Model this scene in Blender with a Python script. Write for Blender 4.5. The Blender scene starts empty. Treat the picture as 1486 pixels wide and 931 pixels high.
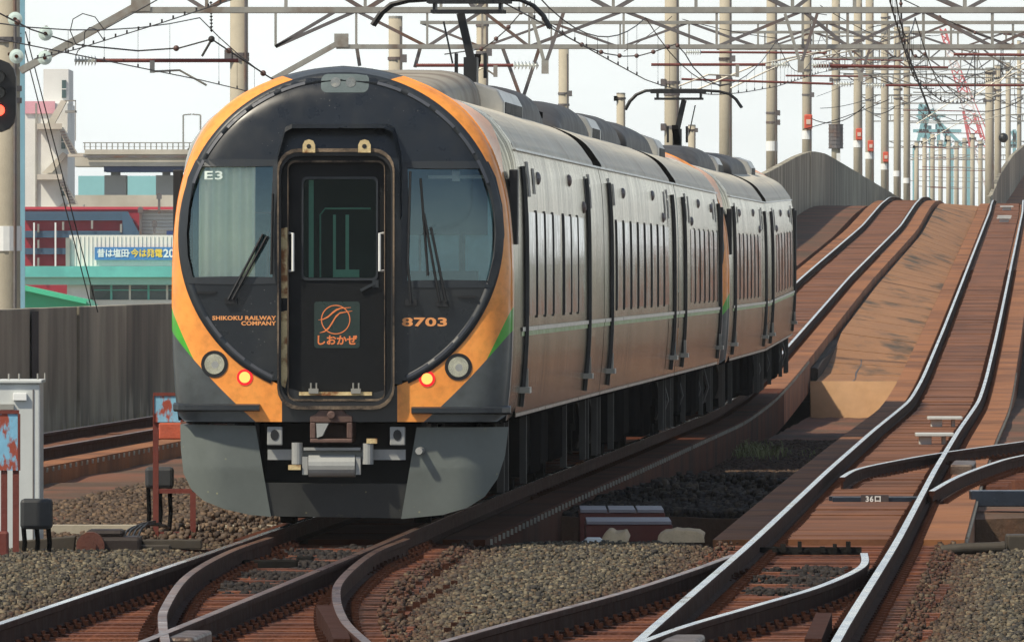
import bpy, bmesh, math, random
import numpy as np
from mathutils import Vector, Matrix

random.seed(7)
RNG = np.random.default_rng(7)
scene = bpy.context.scene
COL = scene.collection

# ------------------------------------------------------------------ camera, sky, sun, exposure
F, CX, HY, H = 17500.0, 743.0, 393.0, 2.12      # focal length in photo pixels, centre column, horizon row, eye height
cam_d = bpy.data.cameras.new('camera')
cam = bpy.data.objects.new('camera', cam_d)
COL.objects.link(cam)
cam.location = (0, 0, H)
cam.rotation_euler = (math.radians(90) - (465.5 - HY) / F, 0, 0)
cam_d.sensor_width = 36.0
cam_d.lens = F / 1486.0 * 36.0
cam_d.clip_start = 1.0
cam_d.clip_end = 30000.0
scene.camera = cam

SUN_EL, SUN_AZ = math.radians(50), math.radians(-126)   # azimuth from +Y, clockwise positive to +X
sun_vec = Vector((math.sin(SUN_AZ) * math.cos(SUN_EL), math.cos(SUN_AZ) * math.cos(SUN_EL), math.sin(SUN_EL)))
world = bpy.data.worlds.new('World')
scene.world = world
world.use_nodes = True
wn = world.node_tree
wn.nodes.clear()
sky = wn.nodes.new('ShaderNodeTexSky')
sky.sky_type = 'NISHITA'
sky.sun_disc = False
sky.sun_elevation = SUN_EL
sky.sun_rotation = SUN_AZ
sky.air_density = 1.0
sky.dust_density = 1.0
sky.ozone_density = 1.0
bg = wn.nodes.new('ShaderNodeBackground')
bg.inputs['Strength'].default_value = 0.115
wo = wn.nodes.new('ShaderNodeOutputWorld')
# thin bright veil of high cloud, the same all over the sky
wtc = wn.nodes.new('ShaderNodeTexCoord')
wmp = wn.nodes.new('ShaderNodeMapping'); wmp.inputs['Scale'].default_value = (3.0, 3.0, 9.0)
wnz = wn.nodes.new('ShaderNodeTexNoise'); wnz.inputs['Scale'].default_value = 6.0; wnz.inputs['Detail'].default_value = 9; wnz.inputs['Roughness'].default_value = 0.6
wmr = wn.nodes.new('ShaderNodeMapRange')
for i_, v_ in ((1, 0.3), (2, 0.7), (3, 0.78), (4, 1.0)): wmr.inputs[i_].default_value = v_
# the veil thins with height, as haze does: full at the horizon, slight overhead
wsp = wn.nodes.new('ShaderNodeSeparateXYZ'); wn.links.new(wtc.outputs['Generated'], wsp.inputs[0])
wel = wn.nodes.new('ShaderNodeMapRange'); wel.interpolation_type = 'SMOOTHSTEP'
for i_, v_ in ((1, 0.0), (2, 0.36), (3, 1.0), (4, 0.10)): wel.inputs[i_].default_value = v_
wml = wn.nodes.new('ShaderNodeMath'); wml.operation = 'MULTIPLY'
wn.links.new(wsp.outputs[2], wel.inputs[0])
wmx = wn.nodes.new('ShaderNodeMix'); wmx.data_type = 'RGBA'
wmx.inputs[7].default_value = (10.8, 11.4, 11.3, 1)
wn.links.new(wtc.outputs['Generated'], wmp.inputs[0]); wn.links.new(wmp.outputs[0], wnz.inputs['Vector']); wn.links.new(wnz.outputs[0], wmr.inputs[0])
wn.links.new(wmr.outputs[0], wml.inputs[0]); wn.links.new(wel.outputs[0], wml.inputs[1]); wn.links.new(wml.outputs[0], wmx.inputs[0]); wn.links.new(sky.outputs[0], wmx.inputs[6]); wn.links.new(wmx.outputs[2], bg.inputs[0])
wn.links.new(bg.outputs[0], wo.inputs[0])
sun_d = bpy.data.lights.new('sun', 'SUN')
sun_d.energy = 5.0
sun_d.angle = math.radians(2.0)
sun_d.color = (1.0, 0.90, 0.72)
sun = bpy.data.objects.new('sun', sun_d)
COL.objects.link(sun)
sun.location = sun_vec * 400
sun.rotation_euler = sun_vec.to_track_quat('Z', 'Y').to_euler()
scene.view_settings.view_transform = 'Standard'
scene.view_settings.look = 'None'
scene.view_settings.gamma = 1.0
scene.view_settings.exposure = -0.1
scene.view_settings.use_curve_mapping = False

def P(x, y, d):
    """photo pixel at distance d -> world point"""
    return Vector(((x - CX) / F * d, d, H - (y - HY) / F * d))
def PX(x, d):
    return (x - CX) / F * d
def DG(y, z=0.0):
    """distance at which a surface of height z shows at photo row y"""
    return (H - z) * F / (y - HY)

# ------------------------------------------------------------------ helpers
def lin(r, g, b):
    f = lambda c: (c / 255 / 12.92) if c / 255 <= 0.04045 else ((c / 255 + 0.055) / 1.055) ** 2.4
    return (f(r), f(g), f(b), 1.0)

class N:
    """tiny node-expression builder"""
    def __init__(s, nt): s.nt = nt
    def node(s, t, **kw):
        n = s.nt.nodes.new(t)
        for k, v in kw.items(): setattr(n, k, v)
        return n
    def sock(s, n, i, v):
        if v is None: return
        if hasattr(v, 'is_output'): s.nt.links.new(v, n.inputs[i])
        else: n.inputs[i].default_value = v
    def m(s, op, a, b=None, c=None, clamp=False):
        n = s.node('ShaderNodeMath', operation=op, use_clamp=clamp)
        s.sock(n, 0, a); s.sock(n, 1, b); s.sock(n, 2, c)
        return n.outputs[0]
    def mix(s, f, a, b):
        n = s.node('ShaderNodeMix', data_type='RGBA')
        s.sock(n, 0, f); s.sock(n, 6, a); s.sock(n, 7, b)
        return n.outputs[2]
    def mul(s, a, b, f=1.0):
        n = s.node('ShaderNodeMix', data_type='RGBA', blend_type='MULTIPLY')
        s.sock(n, 0, f); s.sock(n, 6, a); s.sock(n, 7, b)
        return n.outputs[2]
    def noise(s, vec, scale, detail=4, rough=0.55):
        n = s.node('ShaderNodeTexNoise')
        s.sock(n, 'Vector', vec); n.inputs['Scale'].default_value = scale
        n.inputs['Detail'].default_value = detail; n.inputs['Roughness'].default_value = rough
        return n.outputs[0]
    def ramp(s, f, lo, hi, a=0.0, b=1.0):
        n = s.node('ShaderNodeMapRange'); n.clamp = True
        s.sock(n, 0, f)
        for i, v in ((1, lo), (2, hi), (3, a), (4, b)): n.inputs[i].default_value = v
        return n.outputs[0]
    def vscale(s, vec, sc):
        n = s.node('ShaderNodeMapping'); s.sock(n, 'Vector', vec); n.inputs['Scale'].default_value = sc
        return n.outputs[0]

MATS = {}
def newmat(name):
    m = bpy.data.materials.new(name); m.use_nodes = True
    nt = m.node_tree; nt.nodes.clear()
    e = N(nt)
    out = e.node('ShaderNodeOutputMaterial')
    b = e.node('ShaderNodeBsdfPrincipled')
    nt.links.new(b.outputs[0], out.inputs[0])
    MATS[name] = m
    return m, e, b, out

def mat(name, col, rough=0.6, metal=0.0, var=0.25, vs=2.0, bump=0.0, bs=30.0, stain=None, ss=0.6, st=(0.45, 0.65),
        spec=0.5, stretch=None, emit=None, coat=0.0, speck=None):
    """procedural surface: base colour with two noise octaves, optional stain colour, optional bump"""
    if name in MATS: return MATS[name]
    m, e, b, out = newmat(name)
    tc = e.node('ShaderNodeTexCoord').outputs['Object']
    v = e.vscale(tc, stretch) if stretch else tc
    c = col
    if var > 0:
        n1 = e.noise(v, vs, 5); n2 = e.noise(v, vs * 9.3, 3)
        k = e.m('ADD', e.m('MULTIPLY', n1, 0.65), e.m('MULTIPLY', n2, 0.35))
        k = e.ramp(k, 0.3, 0.7, 1 - var, 1 + var)
        vm = e.node('ShaderNodeVectorMath', operation='SCALE')
        e.sock(vm, 0, col[:3]); e.nt.links.new(k, vm.inputs['Scale'])
        c = vm.outputs[0]
    if stain:
        f = e.ramp(e.noise(v, ss, 6, 0.6), st[0], st[1])
        c = e.mix(f, c, stain)
    if speck:
        vo = e.node('ShaderNodeTexVoronoi'); e.sock(vo, 'Vector', tc); vo.inputs['Scale'].default_value = speck[1]; vo.inputs['Randomness'].default_value = 1.0
        f = e.m('MULTIPLY', e.m('LESS_THAN', vo.outputs['Distance'], speck[2]), e.ramp(e.noise(tc, 2.3, 2), 0.48, 0.6))
        c = e.mix(f, c, speck[0])
    e.sock(b, 'Base Color', c)
    if var > 0:
        e.sock(b, 'Roughness', e.ramp(e.noise(v, vs * 2.1, 3), 0.3, 0.7, max(0.03, rough - 0.1), min(1, rough + 0.1)))
    else: b.inputs['Roughness'].default_value = rough
    b.inputs['Metallic'].default_value = metal
    b.inputs['Specular IOR Level'].default_value = spec
    b.inputs['Coat Weight'].default_value = coat
    b.inputs['Coat Roughness'].default_value = 0.1
    if emit:
        b.inputs['Emission Color'].default_value = emit[:3] + (1,) if len(emit) == 4 else emit
        b.inputs['Emission Strength'].default_value = emit[3] if len(emit) == 4 else 1
    if bump > 0:
        bn = e.node('ShaderNodeBump'); bn.inputs['Strength'].default_value = min(1, bump)
        bn.inputs['Distance'].default_value = 0.02
        e.nt.links.new(e.noise(v, bs, 4), bn.inputs['Height'])
        e.nt.links.new(bn.outputs[0], b.inputs['Normal'])
    return m

class MB:
    """collects shapes; build() links them as ONE mesh object"""
    def __init__(s): s.v = []; s.f = []; s.mi = []; s.cur = 0
    def add(s, vs, fs):
        o = len(s.v); s.v += [tuple(p) for p in vs]
        for f in fs: s.f.append(tuple(i + o for i in f)); s.mi.append(s.cur)
        return s
    def box(s, c, sz, M=None):
        a, b, h = sz[0] / 2, sz[1] / 2, sz[2] / 2
        ps = [Vector((x * a, y * b, z * h)) for z in (-1, 1) for y in (-1, 1) for x in (-1, 1)]
        if M is not None: ps = [M @ p for p in ps]
        c = Vector(c)
        return s.add([p + c for p in ps], [(0, 2, 3, 1), (4, 5, 7, 6), (0, 1, 5, 4), (2, 6, 7, 3), (0, 4, 6, 2), (1, 3, 7, 5)])
    def bb(s, x0, x1, y0, y1, z0, z1):
        return s.box(((x0 + x1) / 2, (y0 + y1) / 2, (z0 + z1) / 2), (abs(x1 - x0), abs(y1 - y0), abs(z1 - z0)))
    def bar(s, p, q, w, h=None, up=(0, 0, 1)):
        h = h or w
        p, q = Vector(p), Vector(q); d = q - p
        if d.length < 1e-6: return s
        y = d.normalized(); u = Vector(up)
        if abs(y.dot(u)) > 0.98: u = Vector((1, 0, 0))
        x = y.cross(u).normalized(); z = x.cross(y)
        M = Matrix((x, y, z)).transposed()
        return s.box((p + q) / 2, (w, d.length, h), M)
    def tube(s, pts, r, n=6, cap=True):
        pts = [Vector(p) for p in pts]; k = len(pts); rr = r if hasattr(r, '__len__') else [r] * k
        vs, fs = [], []; px = None
        for i, p in enumerate(pts):
            d = (pts[min(i + 1, k - 1)] - pts[max(i - 1, 0)]).normalized()
            if px is None:
                a = Vector((0, 0, 1)) if abs(d.z) < 0.9 else Vector((1, 0, 0))
                px = d.cross(a).normalized()
            else: px = (px - d * px.dot(d)).normalized()
            py = d.cross(px)
            for j in range(n):
                t = 2 * math.pi * j / n
                vs.append(p + (px * math.cos(t) + py * math.sin(t)) * rr[i])
        for i in range(k - 1):
            for j in range(n):
                a, b = i * n + j, i * n + (j + 1) % n
                fs.append((a, b, b + n, a + n))
        if cap: fs.append(tuple(range(n - 1, -1, -1))); fs.append(tuple(range((k - 1) * n, k * n)))
        return s.add(vs, fs)
    def prism(s, poly, fn, a, b):
        """poly of 2-D points, fn(u, v, w) -> 3-D, extruded w from a to b"""
        n = len(poly)
        vs = [fn(u, v, a) for u, v in poly] + [fn(u, v, b) for u, v in poly]
        fs = [tuple(range(n - 1, -1, -1)), tuple(range(n, 2 * n))]
        fs += [(i, (i + 1) % n, n + (i + 1) % n, n + i) for i in range(n)]
        return s.add(vs, fs)
    def sweep(s, prof, path, cap=True):
        """closed profile [(x, z)] moved along path [(X, Y, Z)] in plan"""
        n, k = len(prof), len(path); vs, fs = [], []
        for i, p in enumerate(path):
            a, b = path[max(0, i - 1)], path[min(k - 1, i + 1)]
            t = Vector((b[0] - a[0], b[1] - a[1], 0)).normalized(); nx = Vector((t.y, -t.x, 0))
            for (u, w) in prof: vs.append((p[0] + nx.x * u, p[1] + nx.y * u, p[2] + w))
        for i in range(k - 1):
            for j in range(n):
                a, b = i * n + j, i * n + (j + 1) % n
                fs.append((a, a + n, b + n, b))
        if cap: fs.append(tuple(range(n))); fs.append(tuple(range(k * n - 1, (k - 1) * n - 1, -1)))
        return s.add(vs, fs)
    def sphere(s, c, r, n=8, m=6, sc=(1, 1, 1)):
        vs = [(c[0], c[1], c[2] + r * sc[2])]; fs = []
        for i in range(1, m):
            t = math.pi * i / m
            for j in range(n):
                p = 2 * math.pi * j / n
                vs.append((c[0] + r * sc[0] * math.sin(t) * math.cos(p), c[1] + r * sc[1] * math.sin(t) * math.sin(p), c[2] + r * sc[2] * math.cos(t)))
        vs.append((c[0], c[1], c[2] - r * sc[2]))
        for j in range(n): fs.append((0, 1 + j, 1 + (j + 1) % n))
        for i in range(m - 2):
            for j in range(n):
                a, b = 1 + i * n + j, 1 + i * n + (j + 1) % n
                fs.append((a, a + n, b + n, b))
        l = len(vs) - 1; o = 1 + (m - 2) * n
        for j in range(n): fs.append((l, o + (j + 1) % n, o + j))
        return s.add(vs, fs)
    def build(s, name, m, parent=None, smooth=False, bevel=0, world=True, solid=0, kind=None, split=False):
        me = bpy.data.meshes.new(name)
        off = parent.location if (parent is not None and world) else Vector((0, 0, 0))
        if parent is not None and world and parent.parent is not None: off = off + parent.parent.location
        me.from_pydata([(a - off[0], b - off[1], c - off[2]) for a, b, c in s.v], [], s.f)
        ms = m if isinstance(m, (list, tuple)) else [m]
        for q in ms: me.materials.append(q)
        if len(ms) > 1: me.polygons.foreach_set('material_index', s.mi)
        if smooth: me.polygons.foreach_set('use_smooth', [True] * len(s.f))
        me.update()
        o = bpy.data.objects.new(name, me); COL.objects.link(o)
        if parent is not None: o.parent = parent
        if solid:
            q = o.modifiers.new('solid', 'SOLIDIFY'); q.thickness = solid; q.offset = -1
        if split: q2 = o.modifiers.new('split', 'EDGE_SPLIT'); q2.split_angle = math.radians(35)
        if bevel:
            q = o.modifiers.new('bevel', 'BEVEL'); q.width = bevel; q.segments = 2; q.limit_method = 'ANGLE'
        if kind: o['kind'] = kind
        return o

def thing(name, label, cat, loc=(0, 0, 0), group=None):
    o = bpy.data.objects.new(name, None); COL.objects.link(o)
    o.location = loc; o.empty_display_size = 0.3
    o['label'] = label; o['category'] = cat
    if group: o['group'] = group
    return o
def tag(o, label, cat, group=None):
    o['label'] = label; o['category'] = cat
    if group: o['group'] = group
    return o
def struct(o):
    o['kind'] = 'structure'; return o
def copy_tree(o, loc=None, parent=None):
    c = o.copy(); COL.objects.link(c)
    if parent is not None: c.parent = parent
    if loc is not None: c.location = loc
    for ch in [x for x in bpy.data.objects if x.parent == o]: copy_tree(ch, None, c)
    return c

def text_polys(body, size, align='CENTER', spacing=1.0, offset=0.0):
    """lettering as flat polygons: vertices (x, y) and faces"""
    cu = bpy.data.curves.new('lettering', 'FONT'); cu.body = body; cu.size = size; cu.align_x = align
    cu.align_y = 'CENTER'; cu.space_character = spacing; cu.offset = offset; cu.resolution_u = 3
    o = bpy.data.objects.new('lettering', cu); COL.objects.link(o)
    dg = bpy.context.evaluated_depsgraph_get(); ev = o.evaluated_get(dg)
    me = ev.to_mesh()
    vs = [tuple(v.co) for v in me.vertices]; fs = [tuple(p.vertices) for p in me.polygons]
    ev.to_mesh_clear()
    bpy.data.objects.remove(o); bpy.data.curves.remove(cu)
    return vs, fs

def smooth_path(pts, x):
    """monotone piecewise curve through (d, value) pairs, softened"""
    d = np.array([p[0] for p in pts], float); v = np.array([p[1] for p in pts], float)
    s = np.arange(d[0], d[-1] + 0.5, 0.5); y = np.interp(s, d, v)
    k = 41; ker = np.hanning(k + 2)[1:-1]; ker /= ker.sum()
    pad = np.concatenate([2 * y[0] - y[k // 2:0:-1], y, 2 * y[-1] - y[-2:-k // 2 - 1:-1]])
    y = np.convolve(pad, ker, 'valid')
    return lambda q: float(np.interp(q, s[:len(y)], y))

T1X = smooth_path([(30, -4.45), (60, -3.09), (70, -2.63), (80, -2.18), (90, -1.74), (100, -1.33), (120, -0.45), (141, 0.55), (160, 1.43), (182, 2.47),
                   (201, 3.36), (290, 7.55), (356, 10.9), (449, 14.9), (520, 17.9), (700, 25.5), (1000, 38), (1500, 59)], 0)
T2X = smooth_path([(30, -0.5), (60, 0.9), (69, 1.28), (94, 2.43), (129, 3.96), (161, 5.4), (183, 6.42), (212, 7.75), (250, 9.5), (326, 12.95), (415, 17.0),
                   (450, 18.5), (520, 21.6), (700, 29.9), (1000, 43), (1500, 66)], 0)
T1Z = smooth_path([(30, 0), (182, 0), (200, 0.14), (215, 0.40), (290, 1.98), (356, 3.45), (400, 4.33), (425, 4.72), (450, 4.88), (500, 4.9), (1500, 4.9)], 0)
T2Z = smooth_path([(30, 0), (198, 0), (215, 0.20), (300, 1.86), (400, 3.86), (435, 4.52), (455, 4.8), (480, 4.9), (1500, 4.9)], 0)
# ------------------------------------------------------------------ materials
RUST = lin(112, 62, 40)
M_rail = mat('rail_rust', lin(58, 33, 23), 0.85, 0.0, 0.35, 3, 0.4, 60, spec=0.12)
M_top_b = mat('rail_head_polished', lin(214, 214, 214), 0.2, 1.0, 0.05, 0.7)
M_top_r = mat('rail_head_brown', lin(150, 112, 88), 0.34, 0.85, 0.25, 2, stain=lin(92, 56, 40), ss=1.5)
M_sleeper = [mat('sleeper_red_%d' % i, c, 0.85, 0, 0.35, 4, 0.5, 40, stain=lin(42, 27, 22), ss=1.6, st=(0.5, 0.75)) for i, c in
             enumerate((lin(108, 60, 38), lin(92, 50, 33), lin(120, 70, 44)))]
M_slab = mat('track_slab_rusty_concrete', lin(140, 90, 52), 0.85, 0, 0.22, 0.9, 0.35, 25, stain=lin(88, 54, 34), ss=0.35, st=(0.45, 0.7))
M_slab2 = mat('track_slab_centre', lin(122, 76, 46), 0.85, 0, 0.25, 1.2, 0.35, 25, stain=lin(78, 47, 31), ss=0.5, st=(0.4, 0.7))
M_slab_shade = mat('track_slab_shaded', lin(88, 48, 30), 0.95, 0, 0.3, 1.0, 0.35, 25, stain=lin(44, 29, 22), ss=0.5, st=(0.4, 0.7), spec=0.1)  # rusty slab, its colour darkened for the shade beneath the train
M_mid = mat('middle_slab_concrete', lin(142, 100, 64), 0.9, 0, 0.22, 1.4, 0, 20, stain=lin(72, 60, 44), ss=1.0, st=(0.52, 0.66), stretch=(1.0, 0.16, 1.0))
M_midface = mat('pale_concrete', lin(164, 128, 92), 0.85, 0, 0.18, 0.7, 0.3, 20)
M_dirt = mat('trackside_dirt', lin(80, 60, 44), 0.95, 0, 0.4, 0.8, 0.8, 14, stain=lin(112, 70, 48), ss=0.3, st=(0.45, 0.6))
M_dark = mat('sooty_concrete', lin(44, 42, 38), 0.9, 0, 0.3, 0.8, 0.4, 20)
M_bal = mat('ballast_bed', lin(46, 39, 33), 0.95, 0, 0.45, 6, 1.0, 18)
M_steel_red = mat('red_oxide_steel', lin(104, 46, 36), 0.6, 0, 0.25, 1.5, 0.2, 30)
M_lid = mat('grey_lid', lin(140, 134, 140), 0.55, 0, 0.15, 2)
M_conc = mat('pole_concrete', lin(168, 160, 142), 0.85, 0, 0.12, 0.8, 0.2, 30)
M_galv = mat('galvanised_steel', lin(160, 158, 150), 0.5, 0.5, 0.2, 1.5, stain=lin(120, 100, 84), ss=1.2, st=(0.55, 0.75))
M_galvd = mat('weathered_bracing', lin(112, 108, 108), 0.55, 0.4, 0.25, 1.5, stain=lin(116, 84, 66), ss=1.0, st=(0.5, 0.7))
M_brownbar = mat('brown_tube', lin(112, 58, 52), 0.5, 0.1, 0.25, 2)
M_wire = mat('dark_wire', lin(52, 50, 50), 0.6, 0.4, 0.1, 2)
M_insul = mat('porcelain', lin(222, 226, 222), 0.18, 0, 0.04, 4)
M_black = mat('black_paint', lin(26, 27, 29), 0.5, 0, 0.2, 3)
M_cab = mat('cabinet_grey', lin(196, 200, 198), 0.5, 0, 0.08, 1.2)
M_white = mat('white_plate', lin(232, 234, 232), 0.6, 0, 0.08, 2)

def ground_wall_mat():
    m, e, b, out = newmat('stained_parapet_concrete')
    tc = e.node('ShaderNodeTexCoord').outputs['Object']
    streak = e.noise(e.vscale(tc, (0.5, 0.22, 0.10)), 2.4, 3, 0.5)
    big = e.noise(tc, 0.5, 4)
    k = e.m('ADD', e.m('MULTIPLY', streak, 0.7), e.m('MULTIPLY', big, 0.3))
    c = e.mix(e.ramp(k, 0.34, 0.64), lin(98, 95, 86), lin(172, 167, 151))
    c = e.mul(c, e.mix(e.noise(tc, 22, 3), (0.8, 0.8, 0.8, 1), (1.15, 1.13, 1.1, 1)))
    rnd = e.node('ShaderNodeObjectInfo').outputs['Random']
    c = e.mul(c, e.mix(rnd, (0.66, 0.64, 0.60, 1), (1.2, 1.17, 1.1, 1)))
    sp = e.node('ShaderNodeSeparateXYZ'); e.nt.links.new(e.node('ShaderNodeNewGeometry').outputs['Position'], sp.inputs[0])
    foot = e.m('ADD', e.ramp(sp.outputs[2], -0.3, 0.7, 0.34, 0.0), e.noise(e.vscale(tc, (1.5, 1.5, 0.5)), 1.3, 5))
    c = e.mix(e.ramp(foot, 0.72, 0.84), c, lin(168, 160, 142))
    e.sock(b, 'Base Color', c); b.inputs['Roughness'].default_value = 0.9
    return m
M_wall = ground_wall_mat()

# ------------------------------------------------------------------ ground sheet
g = MB(); g.add([(-3000, -1000, -6), (3000, -1000, -6), (3000, 4000, -6), (-3000, 4000, -6)], [(0, 1, 2, 3)])
M_ground = mat('town_ground', lin(120, 116, 106), 0.95, 0, 0.2, 0.01, stain=lin(92, 96, 80), ss=0.004)
struct(g.build('ground', M_ground))
def hill_fn():
    mb = MB()
    for j, (yy, sc) in enumerate(((3150, 0.0), (3300, 0.7), (3500, 1.0), (3850, 0.0))):
        for i in range(81):
            x = -1500 + i * 37
            h = (15 + 4 * math.sin(x / 110.0 + 1) + 4 * math.sin(x / 41.0) + 2 * math.sin(x / 17.0)) * sc * (1 + 0.5 * math.exp(-((x - 80) / 70.0) ** 2))
            mb.v.append((x, yy + 25 * math.sin(x / 90.0 + j), -6 + h))
    for j in range(3):
        for i in range(80):
            a = j * 81 + i; mb.f.append((a, a + 1, a + 82, a + 81)); mb.mi.append(0)
    return mb
struct(hill_fn().build('hills', mat('wooded_hill', lin(92, 104, 84), 0.95, 0, 0.3, 0.004), smooth=True))

# ------------------------------------------------------------------ viaduct deck and track beds
def frange(a, b, step):
    n = max(1, int(round((b - a) / step))); return [a + (b - a) * i / n for i in range(n + 1)]
def strip(name, d0, d1, step, xl, xr, z, m, depth=0.8, parent=None, jitter=0.0, nx=1, kind=None):
    mb = MB(); ds = frange(d0, d1, step); vs = []
    for d in ds:
        for i in range(nx + 1):
            x = xl(d) + (xr(d) - xl(d)) * i / nx
            vs.append((x, d, z(d) + (random.uniform(-jitter, jitter) if jitter else 0)))
    k = nx + 1; fs = []
    for a in range(len(ds) - 1):
        for i in range(nx): q = a * k + i; fs.append((q, q + 1, q + k + 1, q + k))
    n0 = len(vs)
    vs += [(xl(d), d, z(d) - depth) for d in ds] + [(xr(d), d, z(d) - depth) for d in ds]
    L = len(ds)
    for a in range(L - 1):
        fs.append((a * k, (a + 1) * k, n0 + a + 1, n0 + a))
        fs.append((a * k + nx, n0 + L + a, n0 + L + a + 1, (a + 1) * k + nx))
    fs.append(tuple([i for i in range(k)][::-1]) + (n0, n0 + L))
    mb.add(vs, fs)
    o = mb.build(name, m, parent)
    if parent is None: struct(o)
    return o
WALLX = lambda d: T1X(d) - 8.45
C = lambda v: (lambda d: v)
deck = strip('viaduct_deck', 40, 226, 6, lambda d: WALLX(d) - 0.5, lambda d: T2X(d) + 14, C(-1.05), M_dark, 4.9)
strip('near_ballast', 40, 101, 1.0, WALLX, lambda d: T2X(d) + 9, C(-0.27), M_bal, 0.75, None, 0.012, 40)
strip('left_trackside', 101.02, 226, 2.0, WALLX, lambda d: T1X(d) - 1.06, C(-0.34), M_dirt, 0.68, None, 0.02, 10)
def midz(d):
    return -0.27 if d < 121 else max(-0.6, -0.27 - (d - 121) * 0.011)
strip('middle_trackside', 117, 226, 1.5, lambda d: T1X(d) + 1.06, lambda d: T2X(d) - 1.06, midz, M_dirt, 0.42, None, 0.015, 8)
strip('right_trackside', 117, 226, 2.0, lambda d: T2X(d) + 1.06, lambda d: T2X(d) + 9, C(-0.27), M_dirt, 0.75, None, 0.02, 8)
# beyond the start of the climb
strip('ramp_structure', 226.02, 455, 8, lambda d: T1X(d) - 9.2, lambda d: T2X(d) + 7, lambda d: min(T1Z(d), T2Z(d)) - 0.75, M_dark, 5.2)
strip('ramp_structure', 455.02, 1200, 40, lambda d: T1X(d) - 9.2, lambda d: T2X(d) + 7, C(4.15), M_dark, 5.2)
strip('ramp_walkway', 205, 460, 5, lambda d: T1X(d) - 4.6, lambda d: T1X(d) - 1.42, lambda d: T1Z(d) - 0.32, M_dirt, 0.6)
strip('ramp_shoulder', 226, 460, 5, lambda d: T2X(d) + 1.42, lambda d: T2X(d) + 6.4, lambda d: T2Z(d) - 0.32, M_dirt, 0.6)

# middle slab between the tracks, cast in lengths
mroot = thing('middle_slab', 'rust stained concrete slab climbing between the two tracks', 'concrete slab', (T1X(226) + 2, 226, 0.0))
bl = lambda d: min(1.0, max(0.0, (d - 224) / 24.0))
midl = lambda d: 0.07 * (1 - bl(d)) + (T1Z(d) - 0.24) * bl(d)      # left edge follows the train's bed, right edge the other bed
midr = lambda d: 0.07 * (1 - bl(d)) + (T2Z(d) - 0.20) * bl(d)
midh = lambda d: midl(d) * 0.56 + midr(d) * 0.44
xs = 224.0; k = 0
while xs < 452:
    L = 6.0
    a, b_ = xs, min(xs + L - 0.22, 453)
    mb = MB(); vs = []
    for d in (a, b_):
        for x, zf in ((T1X(d) + 1.20, midl), (T2X(d) - 1.09, midr)):
            vs += [(x, d, zf(d)), (x, d, zf(d) - 0.9)]
    mb.add(vs, [(0, 2, 6, 4), (0, 1, 3, 2), (0, 4, 5, 1), (2, 3, 7, 6), (4, 6, 7, 5)])
    mb.build('slab_piece', M_mid, mroot)
    xs += L; k += 1
mb = MB(); d = 223.9
x0, x1 = T1X(d) + 1.1, T2X(d) - 1.08
mb.add([(x0, d - 0.35, -0.62), (x1, d - 0.35, -0.62), (x1, d + 0.06, 0.075), (x0, d + 0.06, 0.075), (x0, d + 0.3, -0.62), (x1, d + 0.3, -0.62), (x1, d + 0.3, 0.075), (x0, d + 0.3, 0.075)],
       [(0, 1, 2, 3), (3, 2, 6, 7), (0, 3, 7, 4), (1, 5, 6, 2)])
tag(mb.build('concrete_apron', M_midface), 'pale sloping concrete end face where the slab between the tracks begins', 'concrete face')
mb = MB()
pts = [(T1X(d) + 1.20 + (T2X(d) - T1X(d) - 2.3) * (0.44 - 0.004 * (d - 224) + 0.012 * math.sin(d * 0.7)), d, midh(d) + 0.004) for d in frange(224.2, 262, 1.0)]
for i in range(len(pts) - 1):
    w = 0.006 + 0.010 * random.random()
    a, b_ = pts[i], pts[i + 1]
    mb.add([(a[0] - w, a[1], a[2]), (a[0] + w, a[1], a[2]), (b_[0] + w, b_[1], b_[2]), (b_[0] - w, b_[1], b_[2])], [(0, 1, 2, 3)])
mb.build('crack', M_black, mroot)
# drain gap with dark gravel right of the train's bed
strip('drain_gutter', 226, 455, 4, lambda d: T1X(d) + 1.06, lambda d: T1X(d) + 1.20, lambda d: T1Z(d) - 0.34, M_bal, 0.5, None, 0.03, 2)

# ------------------------------------------------------------------ tracks
RAILP = [(-0.0635, -0.153), (0.0635, -0.153), (0.0635, -0.142), (0.012, -0.125), (0.010, -0.045), (0.0325, -0.034), (0.0325, -0.006), (0.028, 0.0), (-0.028, 0.0), (-0.0325, -0.006),
         (-0.0325, -0.034), (-0.010, -0.045), (-0.012, -0.125), (-0.0635, -0.142)]
HEADP = [(-0.0275, 0.0006), (0.0275, 0.0006), (0.0275, 0.003), (-0.0275, 0.003)]
def rail(path, root, bright=True, name='rail'):
    mb = MB(); mb.sweep(RAILP, path); r = mb.build(name, M_rail, root)
    h = MB(); h.sweep(HEADP, path); o = h.build('running_surface', M_top_b if bright else M_top_r, None)
    # sub-part of the rail
    o.data.transform(Matrix.Translation(-Vector(root.location))); o.parent = r
    return r
G = 0.566
def track_rails(root, X, Z, d0, d1, bright, step=4.0, sides=(-1, 1)):
    for s in sides:
        path = []
        for d in frange(d0, d1, step):
            t = (X(d + 1) - X(d - 1)) / 2; path.append((X(d) + s * G, d - s * G * t, Z(d)))
        rail(path, root, bright)
tr1 = thing('railway_track', 'railway track that the train stands on, climbing the ramp behind it', 'railway track', (T1X(100), 100, -0.3))
tr2 = thing('railway_track', 'railway track with shiny rails right of the train climbing to the crest', 'railway track', (T2X(100), 100, -0.3))
tr0 = thing('railway_track', 'rusty railway track on a raised bed beside the concrete parapet wall', 'railway track', (T1X(150) - 6.9, 150, -0.3))
track_rails(tr1, T1X, T1Z, 40, 480, True, sides=(-1,)); track_rails(tr1, T1X, T1Z, 40, 109.99, False, sides=(1,)); track_rails(tr1, T1X, T1Z, 110, 480, True, sides=(1,))
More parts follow.
